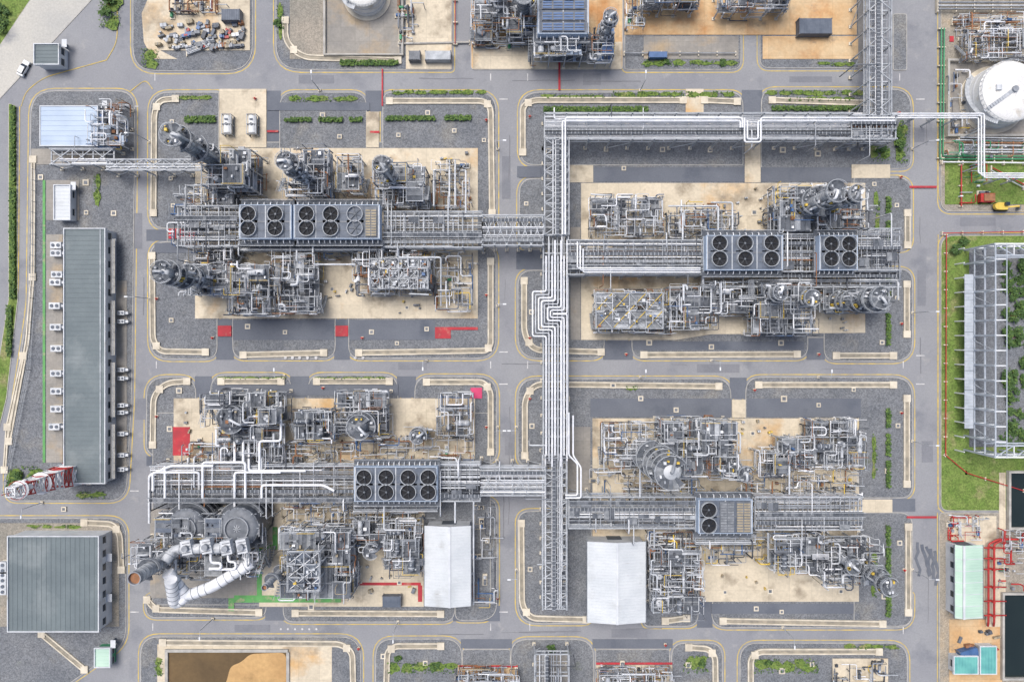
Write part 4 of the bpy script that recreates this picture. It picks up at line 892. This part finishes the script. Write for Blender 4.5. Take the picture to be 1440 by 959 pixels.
def ac(x,y,s=1.0,n=2,rot=0):
    a=Asm("air_conditioning_unit"); X_,Y_=W(x,y,2); P=a.p("casing"); P.box(X_,Y_,1.3,3.2*s,1.9*s,1.6,"pipe_light",rot); P.box(X_,Y_,0.5,3.4*s,2.1*s,0.3,"drain",rot)
    for k in range(n):
        d=(k-(n-1)/2)*1.5*s; a.p("fan").cyl((X_+d*math.cos(rot),Y_+d*math.sin(rot),2.1),(X_+d*math.cos(rot),Y_+d*math.sin(rot),2.25),0.5*s,"steel_mid",12); a.p("fan").cyl((X_+d*math.cos(rot),Y_+d*math.sin(rot),2.25),(X_+d*math.cos(rot),Y_+d*math.sin(rot),2.28),0.36*s,"plenum",12)
    a.p("duct").boxmm(X_+1.6*s,Y_-0.35,1.0,X_+3.0*s,Y_+0.35,1.7,"pipe_light"); a.done()
for y in (345,356,386,397,430,460,490,525,550,575,600): ac(78+rnd.uniform(-2,2),y,0.95)
for y in (440,452,520,532,570,580,610,640,660): ac(170,y,0.6,2)
for y in (798,812,828): ac(4,y,1.0,2,1.57)
a,b=flatb("utility_hut",76,260,100,310,3,"roof_white",'x',win=2); a.done()
a,b=flatb("gate_house",48,62,84,92,4,"roof_grey",'x',win=2); a.done()
a,b=flatb("utility_hut",133,910,156,938,3,"roof_mint",'x',win=2,wall="green_pipe"); a.done()
for q in ((1341,922,1376,948),(1378,908,1402,948)):
    a,b=flatb("storage_shed",*q,3,"teal",'y',win=1,par=0.05,step=0.8); a.done()

def tower(x,y,h,b0,b1):
    X_,Y_=W(x,y); a=Asm("communication_tower"); F=a.p("lattice"); n=16
    def c(k):
        t=k/n; w=b0+(b1-b0)*t; return [(X_+sx*w,Y_+sy*w,h*t+0.2) for sx,sy in ((-1,-1),(1,-1),(1,1),(-1,1))]
    for k in range(n):
        m="red" if (k//2)%2==0 else "white"; A=c(k);B=c(k+1)
        for i in range(4):
            j=(i+1)%4; F.beam(A[i],B[i],0.28,m); F.beam(A[i],B[j],0.16,m); F.beam(A[j],B[i],0.16,m); F.beam(B[i],B[j],0.18,m)
    for i in c(0): a.p("footing").box(i[0],i[1],0.4,1.2,1.2,0.7,"drain")
    a.p("platform").ring(X_,Y_,h-3,b1,b1+1.2,0.12,"white",n=16); a.p("platform").ring(X_,Y_,h-1.9,b1+1.15,b1+1.25,0.1,"red",n=16); a.p("platform").ring(X_,Y_,h*0.6,b1+0.4,b1+1.8,0.12,"white",n=14)
    for t,z in ((0.3,h-4),(2.2,h-6),(4.4,h*0.6+1)):
        a.p("antenna").cyl((X_+1.6*math.cos(t),Y_+1.6*math.sin(t),z),(X_+2.2*math.cos(t),Y_+2.2*math.sin(t),z),0.7,"white",14)
    a.p("antenna").cyl((X_,Y_,h),(X_,Y_,h+3),0.1,"red",6)
    a.done()
tower(112,663,26,3.0,1.1)

def tank(x,y,rpx,h,name="storage_tank",z=0.3):
    X_,Y_=W(x,y,h); R_=rpx*S*(H-h)/H; a=Asm(name); V=a.p("shell"); V.cyl((X_,Y_,z),(X_,Y_,h),R_,"tank_white",48,caps=False); a.p("roof").dome((X_,Y_,h),R_+0.05,R_*0.2,"tank_white",48,6)
    zq=2
    while zq<h: V.ring(X_,Y_,zq,R_,R_+0.08,0.15,"pipe_light",n=48); zq+=2.4
    m=40
    for q in range(m):
        u=2*math.pi*q/m;v=2*math.pi*(q+1)/m; a.p("handrail").beam((X_+R_*math.cos(u),Y_+R_*math.sin(u),h+1.1),(X_+R_*math.cos(v),Y_+R_*math.sin(v),h+1.1),0.09,"galv"); a.p("handrail").beam((X_+R_*math.cos(u),Y_+R_*math.sin(u),h),(X_+R_*math.cos(u),Y_+R_*math.sin(u),h+1.1),0.08,"galv")
    for q in range(40):
        u=2.2+q*0.045*1.2; zz_=h*(q/40)+0.3; a.p("stair").box(X_+(R_+0.6)*math.cos(u),Y_+(R_+0.6)*math.sin(u),zz_,0.5,1.2,0.08,"galv",u+1.57)
    for q in range(12):
        d=R_*(1-q/12); a.p("stair").box(X_-d*0.8,Y_-d*0.6,h+R_*0.2*math.sqrt(max(0,1-(d/R_)**2))+0.12,0.9,1.0,0.08,"galv",0.64)
    a.p("roof").cyl((X_,Y_,h+R_*0.17),(X_,Y_,h+R_*0.2+0.7),0.8,"pipe_mid",14); a.p("roof").box(X_-R_*0.5,Y_+0.5,h+R_*0.15+0.3,1.4,1.4,0.9,"pipe_light")
    a.p("foundation").cyl((X_,Y_,0.1),(X_,Y_,0.55),R_+1.2,"drain",48); a.done()
tank(1420,129,43,7); tank(510,-18,28,6)
a=Asm("bund_wall")
for q in (rect(1328,86,1560,89),rect(1328,89,1331,191),rect(1328,191,1560,194)): a.p().prism(pw(q),0.2,1.6,"kerb","drain")
a.done()
a=Asm("bund_wall")
for q in (rect(456,78,568,80),rect(565,-40,568,78),rect(456,-40,459,78)): a.p().prism(pw(q),0.2,1.2,"kerb","drain")
a.done()
def runs(name,pts,n,gap,rad,mat,z):
    a=Asm(name)
    for i in range(n):
        o=offs([W(p[0],p[1],z) for p in pts],(i-(n-1)/2)*gap,False); a.p("pipe").tube([(q[0],q[1],z) for q in o],rad,mat[i%len(mat)],n=7)
    c=[W(p[0],p[1],z) for p in pts]
    for i in range(len(c)-1):
        l=math.hypot(c[i+1][0]-c[i][0],c[i+1][1]-c[i][1]); k=int(l/5)
        for j in range(k+1):
            t=j/max(1,k); x=c[i][0]+(c[i+1][0]-c[i][0])*t; y=c[i][1]+(c[i+1][1]-c[i][1])*t; a.p("sleeper").box(x,y,z/2,n*gap+0.5 if abs(c[i+1][1]-c[i][1])>abs(c[i+1][0]-c[i][0]) else 0.3,n*gap+0.5 if abs(c[i+1][1]-c[i][1])<=abs(c[i+1][0]-c[i][0]) else 0.3,max(0.1,z-rad*2),"drain")
    a.done()
runs("pipeline",[(1326,40),(1324,222),(1500,222)],2,0.8,0.2,["green_pipe","green_pipe"],1.0)
runs("pipeline",[(1331,330),(1330,640),(1360,665),(1440,690)],1,0.5,0.13,["red"],0.8)
runs("pipeline",[(1326,228),(1500,230)],1,0.6,0.2,["pipe_white"],1.4); runs("pipeline",[(1350,197),(1500,199)],5,0.7,0.2,["rust","pipe_light","pipe_mid"],1.2); runs("pipeline",[(1350,212),(1500,213)],2,0.7,0.2,["pipe_light"],1.0)
runs("pipeline",[(1320,6),(1500,6)],4,0.9,0.22,["pipe_light","pipe_mid"],1.5); runs("pipeline",[(1340,30),(1500,30)],2,0.7,0.2,["pipe_light","rust"],1.2); runs("pipeline",[(1352,232),(1352,290)],1,0.7,0.18,["red"],1); runs("pipeline",[(1395,238),(1440,262)],2,0.8,0.16,["red","pipe_light"],1)
runs("pipeline",[(878,75),(1035,75)],1,0.8,0.16,["pipe_mid"],1); runs("pipeline",[(640,62),(640,0)],1,0.8,0.12,["red"],1); runs("pipeline",[(1440,326),(1326,328)],1,0.5,0.12,["red"],1)
structure(1355,52,1440,84,4,280,grat=0.1,vess=1.0,pipes=1.6); piping(1345,20,1445,50,0.6,3,40,340,mats=["pipe_light","rust","pipe_mid","pipe_white"]); piping(1332,100,1362,190,0.6,2,14,341); piping(1330,198,1440,220,0.6,2.5,12,342,mats=["pipe_light","green_pipe","rust","pipe_white"],skids=1); piping(1350,232,1385,285,0.5,2,6,343,mats=["green_pipe","red","pipe_light"],skids=1)
a=Asm("steel_frame_hall"); F=a.p("frame"); Lw=a.p("lean_to_roof"); SG="steel_grey"
xw=W(1355,0)[0]; ys=[W(0,y)[1] for y in range(352,640,20)]
Lw.boxmm(xw-2.6,W(0,600)[1],4.2,xw-0.2,W(0,388)[1],4.35,SG)
for k in range(48):
    y=W(0,600)[1]+(W(0,388)[1]-W(0,600)[1])*k/48; Lw.boxmm(xw-2.6,y,4.35,xw-0.2,y+0.12,4.45,"galv" if k%6 else "steel_mid")
for i,y in enumerate(ys):
    F.beam((xw,y,0.2),(xw,y,12.5),0.45,SG); F.beam((xw+3.0,y,0.2),(xw+3.0,y,12.5),0.3,SG)
    for z in (4.3,8.3,12.3): F.beam((xw,y,z),(xw+3.0,y,z),0.3,"white")
    F.beam((xw,y,8.3),(xw+3,y,12.3),0.2,"galv")
    F.beam((xw-2.6,y,0.2),(xw-2.6,y,4.2),0.3,"white")
for z in (4.5,8.5,12.5): F.beam((xw,ys[0],z),(xw,ys[-1],z),0.26,SG); F.beam((xw+3,ys[0],z),(xw+3,ys[-1],z),0.2,SG)
for i in range(0,len(ys)-1,3):
    F.beam((xw,ys[i],0.5),(xw,ys[i+1],12),0.16,"galv")
for y in (ys[0],ys[-1]):
    for z in (12.3,8): F.beam((xw,y,z),(xw+60,y,z),0.45,"white"); F.beam((xw,y-3 if y==ys[0] else y+3,z),(xw+60,y-3 if y==ys[0] else y+3,z),0.35,SG)
    yy=y-3 if y==ys[0] else y+3
    for k in range(12): F.beam((xw+k*5,y,12.3),(xw+k*5+5,yy,12.3),0.22,SG); F.beam((xw+k*5,y,0.2),(xw+k*5,y,12.3),0.35,SG); F.beam((xw+k*5,y,12.3),(xw+k*5,yy,12.3),0.25,"white")
a.done()
a=Asm("firewater_manifold"); P=a.p("pipe")
for x in (1390,1398): P.tube([(*W(x,880,1),0.8),(*W(x,875,2),2),(*W(x,765,2),2),(*W(x+14,758,2),2),(*W(1432,758,2),2)],0.28,"red",n=9)
for y in (770,785,800,825,845,865): P.tube([(*W(1384,y,3),3),(*W(1406,y,3),3),(*W(1422,y+4,3),1)],0.2,"red",n=8); P.cyl((*W(1395,y,3),2.5),(*W(1395,y,3),4.0),0.35,"red",10)
a.p("skid").boxmm(*W(1385,880),0.37,*W(1406,758),0.5,"concrete"); a.done()
for q in ((1417,664,1560,740),(1408,834,1560,950)):
    a=Asm("water_basin"); X0,Y0,X1,Y1=bbox(*q,0); a.p("water").boxmm(X0,Y0,0.2,X1,Y1,0.5,"water_dark")
    for e in ((X0-.6,Y0-.6,X0,Y1+.6),(X0,Y0-.6,X1,Y0),(X0,Y1,X1,Y1+.6)): a.p("wall").boxmm(e[0],e[1],0.1,e[2],e[3],1.4,"kerb")
    a.done()
piping(1408,744,1440,830,0.5,3,22,344,mats=["pipe_mid","pipe_light","red"],skids=2); piping(1336,725,1380,760,0.5,2,16,345,mats=["red","pipe_light"],skids=2)
sr("reservoir_bank",1404,664,1413,950,"concrete")

# ------------------------------------------------------------------ top row
structure(668,-20,735,52,12,290,pipes=1.1,vess=1.2); structure(735,-20,752,50,10,291); air_cooler(756,-22,828,48,13,[(770,-10),(800,-10)],panels=((762,2,822,14,"blue"),(762,18,822,30,"blue"),(762,33,822,45,"blue")))
structure(750,45,862,82,12,292,grat=0.9,top="blue",pipes=0.7); column(735,40,18,1.7,140,"vessel_dark",plats=4); column(700,20,20,1.0,141,plats=3); column(845,68,18,0.9,142,plats=4)
piping(665,55,760,66,0.6,3,20,350); structure(905,-20,975,12,9,293); structure(1010,-10,1100,16,9,294); column(1045,10,14,1.0,143,plats=3); column(1085,12,14,0.9,144,plats=3); piping(880,-10,905,40,1,4,14,351); piping(560,-10,580,60,1,4,10,352)
runs("cable_trench",[(560,62),(660,60)],1,1,0.3,["kerb"],0.5)
piping(240,-10,310,18,0.6,2.5,22,353,mats=["red","pipe_light","rust","pipe_dark"])
def container(x,y,l,w,h,mat,rot=0,name="shipping_container"):
    a=Asm(name); X_,Y_=W(x,y,h); P=a.p("body"); P.box(X_,Y_,0.5+h/2,l,w,h,mat,rot); c,s_=math.cos(rot),math.sin(rot)
    k=int(l/0.6)
    for i in range(k):
        d=-l/2+l*(i+.5)/k; P.box(X_+d*c,Y_+d*s_,0.5+h+0.03,0.25,w*0.94,0.06,mat,rot); P.box(X_+d*c,Y_+d*s_,0.5+h/2,0.25,w+0.08,h*0.9,mat,rot)
    for i in (-1,1):
        for j in (-1,1): a.p("corner_post").box(X_+i*l/2*c-j*w/2*s_,Y_+i*l/2*s_+j*w/2*c,0.5+h/2,0.25,0.25,h+0.1,"steel_mid",rot)
    a.p("door").box(X_+(l/2+.05)*c,Y_+(l/2+.05)*s_,0.5+h/2,0.06,w*0.9,h*0.9,"steel_mid",rot); a.done()
container(1146,38,9,4.2,2.4,"plenum"); container(325,22,5,3,2.2,"plenum"); container(616,79,7,2.4,2.2,"galv"); container(583,79,3,2.4,2.2,"steel_mid"); container(925,78,5,1.6,1.4,"blue"); container(551,845,5,3,2.0,"plenum")
container(1362,918,5,2.2,2,"blue",0.3)
for x in (320,355):
    a=Asm("liquid_storage_trailer"); X_,Y_=W(x,176,2); a.p("tank").cyl((X_,Y_-2.2,1.8),(X_,Y_+2.4,1.8),1.15,"white",18); a.p("tank").dome((X_,Y_+2.4,1.8),1.15,0.4,"white",18,3,axis=(0,1,0)); a.p("tank").dome((X_,Y_-2.2,1.8),1.15,0.4,"white",18,3,axis=(0,-1,0))
    for s_ in (-1.25,1.25): a.p("frame").beam((X_+s_,Y_-2.8,0.7),(X_+s_,Y_+2.8,0.7),0.25,"steel_mid"); a.p("frame").beam((X_+s_,Y_-2.8,2.9),(X_+s_,Y_+2.8,2.9),0.16,"galv")
    for d in (-2.7,0,2.7):
        a.p("frame").beam((X_-1.25,Y_+d,2.9),(X_+1.25,Y_+d,2.9),0.2,"steel_mid")
        for s_ in (-1.25,1.25): a.p("frame").beam((X_+s_,Y_+d,0.2),(X_+s_,Y_+d,2.9),0.18,"galv")
    a.p("manway").cyl((X_,Y_,2.8),(X_,Y_,3.2),0.4,"steel_mid",12); a.p("manway").box(X_,Y_+1.3,3.05,0.8,0.5,0.3,"plenum"); a.done()
rnd=random.Random(77)
cols=["steel_mid","steel_mid","rust","plenum","pipe_mid","galv","grating_lt","tan_panel","pipe_dark","grating","grating_lt","blue","white","tan_panel","plenum","red"]
def drum(x,y,m):
    a=Asm("oil_drum"); X_,Y_=W(x,y); a.p().cyl((X_,Y_,0.36),(X_,Y_,1.2),0.32,m,12); a.p().ring(X_,Y_,0.7,0.32,0.35,0.06,m,n=12); a.p().ring(X_,Y_,1.18,0.28,0.34,0.06,m,n=12); a.done()
def crate(x,y,m,s=1):
    a=Asm("storage_crate"); X_,Y_=W(x,y); r=rnd.choice((0.1,0.1,0.3,1.2,0.2)); w=rnd.uniform(0.6,2.2)*s; d=rnd.uniform(0.4,1.2)*s; h=rnd.uniform(0.4,1.2)
    a.p("body").box(X_,Y_,0.48+h/2,w,d,h,m,r); a.p("pallet").box(X_,Y_,0.4,w*1.08,d*1.08,0.14,"tan_panel",r); a.p("strap").box(X_,Y_,0.50+h,0.12,d*1.02,0.04,"steel_mid",r); a.done()
for k in range(100):
    x,y=rnd.uniform(254,345),rnd.uniform(32,70); (drum if rnd.random()<0.25 else crate)(x,y,rnd.choice(cols))
for k in range(22): crate(rnd.uniform(225,262),rnd.uniform(36,72),rnd.choice(("pipe_light","steel_mid","tan_panel","galv")),0.9)
for k in range(14): crate(rnd.uniform(1345,1410),rnd.uniform(880,915),rnd.choice(cols),0.9)
for k in range(10): crate(rnd.uniform(405,595),rnd.uniform(800,830),rnd.choice(("galv","steel_mid","tan_panel","pipe_light")),0.8)
for k in range(60):
    x0,y0,x1,y1=rnd.choice(((455,368,500,440),(600,215,668,230),(1030,262,1085,325),(1040,590,1095,630),(985,800,1195,840),(480,740,590,830),(250,565,300,640),(560,415,610,445),(1135,440,1210,465))); crate(rnd.uniform(x0,x1),rnd.uniform(y0,y1),rnd.choice(("galv","steel_mid","pipe_light","grating_lt","tan_panel","yellow")),0.55)
runs("pipe_stack",[(262,72),(300,58)],6,0.4,0.15,["pipe_light","galv"],0.8)
rack(752,920,800,1040,7,'y',30,dens=0.6,levels=2,tray=1,drop=0.6); piping(646,938,726,990,0.6,3,44,360); piping(842,938,942,990,0.6,3,50,361); piping(1170,930,1246,990,0.6,2.5,30,362); structure(646,944,726,1000,4,295,grat=0.2,pipes=1.0); structure(842,944,940,1000,4,296,grat=0.2,pipes=1.0)
pp=Asm("painted_marking")
for q in (rect(645,934,728,937),rect(838,930,945,933)): pp.p().poly(pw(q),0.42,"red_paint")
pp.done()
def car(x,y,rot,mat="white",pick=False):
    a=Asm("pickup_truck" if pick else "parked_car"); X_,Y_=W(x,y); c,s_=math.cos(rot),math.sin(rot)
    def t(u,v,z): return (X_+u*c-v*s_,Y_+u*s_+v*c,z+0.1)
    prof=[(-2.3,.35),(-2.35,.8),(-2.2,1.0),(2.2,.85),(2.35,.6),(2.3,.35)]
    B=a.p("body"); n=len(prof)
    i0=len(B.v)
    for v in (-0.9,0.9):
        for u,z in prof: B.v.append(t(u,v,z))
    for k in range(n): k2=(k+1)%n; B.f.append((i0+k,i0+k2,i0+n+k2,i0+n+k)); B.m.append(mat)
    B.f.append(tuple(i0+k for k in range(n))); B.m.append(mat); B.f.append(tuple(i0+n+k for k in range(n))); B.m.append(mat)
    u0=-0.3 if pick else -1.8
    G=a.p("glasshouse"); G.hexa([t(u0,-.82,.95),t(1.1,-.82,.92),t(1.1,.82,.92),t(u0,.82,.95),t(u0+.25,-.68,1.45),t(.4,-.68,1.45),t(.4,.68,1.45),t(u0+.25,.68,1.45)],"window",mat)
    if pick: a.p("bed").hexa([t(-2.15,-.75,.98),t(-.5,-.75,.98),t(-.5,.75,.98),t(-2.15,.75,.98),t(-2.15,-.75,1.02),t(-.5,-.75,1.02),t(-.5,.75,1.02),t(-2.15,.75,1.02)],"rubber")
    for u in (-1.4,1.4):
        for v in (-.92,.92): p=Vector(t(u,v-.1,.33));q=Vector(t(u,v+.1,.33)); a.p("wheel").cyl(p,q,.33,"rubber",12)
    a.done()
car(36,98,1.1)
a=Asm("excavator"); X_,Y_=W(1408,291,1); P=a.p("tracks"); P.box(X_,Y_+0.9,0.75,3.4,0.6,0.8,"rubber"); P.box(X_,Y_-0.9,0.75,3.4,0.6,0.8,"rubber"); a.p("cab").box(X_-0.3,Y_,1.7,2.6,2.0,1.1,"yellow"); a.p("cab").box(X_+0.5,Y_+0.5,2.5,1.1,0.9,1.0,"window"); a.p("counterweight").cyl((X_-1.6,Y_,1.2),(X_-1.6,Y_,2.2),0.95,"yellow",12)
a.p("boom").beam((X_+0.8,Y_-0.3,2),(X_+3.0,Y_-0.3,3.6),0.4,"yellow"); a.p("boom").beam((X_+3.0,Y_-0.3,3.6),(X_+4.6,Y_-0.3,1.6),0.32,"yellow"); a.p("bucket").box(X_+4.7,Y_-0.3,1.2,0.8,1.0,0.8,"steel_mid"); a.done()
a=Asm("generator_trailer"); X_,Y_=W(1386,279,1); a.p("body").box(X_,Y_,1.3,4.0,2.4,1.4,"red"); a.p("hood").box(X_+0.3,Y_,2.1,3.0,2.0,0.4,"rust")
for u in (-1.3,1.3):
    for v in (-1.3,1.3): a.p("wheel").cyl((X_+u,Y_+v-.1,.65),(X_+u,Y_+v+.1,.65),.4,"rubber",12)
a.done()
def lamp(x,y,rot):
    a=Asm("street_lamp"); X_,Y_=W(x,y); a.p("post").cyl((X_,Y_,0.1),(X_,Y_,8),0.14,"galv",8,r2=0.08); e=(X_+2*math.cos(rot),Y_+2*math.sin(rot),8.4); a.p("arm").beam((X_,Y_,8),e,0.1,"galv"); a.p("head").box(e[0],e[1],e[2],0.9,0.35,0.18,"white",rot); a.p("base").box(X_,Y_,0.3,0.7,0.7,0.5,"drain"); a.done()
for x,y,t in ((211,200,3.14),(211,420,3.14),(700,210,0),(700,430,0),(700,600,0),(726,600,3.14),(726,800,3.14),(1282,210,0),(1282,440,0),(1282,620,0),(1282,800,0),(450,128,1.57),(900,128,1.57),(600,507,-1.57),(400,528,1.57),(1000,507,-1.57),(900,530,1.57),(1150,530,1.57),(300,869,-1.57),(560,873,-1.57),(1100,881,-1.57),(60,706,-1.57)): lamp(x,y,t)
a=Asm("perimeter_fence")
fp=[(52,240),(50,420),(44,520),(10,690)]
for i in range(3):
    A=W(*fp[i]);B=W(*fp[i+1]); l=math.hypot(B[0]-A[0],B[1]-A[1]); k=int(l/3)
    for j in range(k+1):
        t=j/k; a.p("post").beam((A[0]+(B[0]-A[0])*t,A[1]+(B[1]-A[1])*t,0.1),(A[0]+(B[0]-A[0])*t,A[1]+(B[1]-A[1])*t,2.2),0.1,"galv")
    for z in (0.6,1.4,2.1): a.p("rail").beam((*A,z),(*B,z),0.06,"galv")
a.done()

# ------------------------------------------------------------------ light & camera
w=bpy.data.worlds.new("World"); scene.world=w; w.use_nodes=True; nt=w.node_tree
bg=nt.nodes["Background"]; sk=nt.nodes.new("ShaderNodeTexSky"); sk.sky_type='NISHITA'; sk.sun_disc=False
EL,AZ=66,-35
sk.sun_elevation=math.radians(EL); sk.sun_rotation=math.radians(AZ); sk.dust_density=5.0; sk.air_density=1.0
nt.links.new(sk.outputs[0],bg.inputs[0]); bg.inputs[1].default_value=0.15
sun=bpy.data.lights.new("sun","SUN"); sun.energy=2.65; sun.angle=math.radians(34); sun.color=(1,0.97,0.93)
so=bpy.data.objects.new("sun",sun); scene.collection.objects.link(so)
az=math.radians(AZ); el=math.radians(EL); d=Vector((math.sin(az)*math.cos(el),math.cos(az)*math.cos(el),math.sin(el)))
so.rotation_euler=d.to_track_quat('Z','Y').to_euler(); so.location=(0,0,250)
cam=bpy.data.cameras.new("camera"); cam.lens=36*H/(1440*S); cam.sensor_width=36; cam.clip_end=5000; cam.clip_start=1
co=bpy.data.objects.new("camera",cam); scene.collection.objects.link(co); co.location=(0,0,H); scene.camera=co
scene.view_settings.view_transform='Standard'; scene.view_settings.look='None'; scene.view_settings.exposure=0
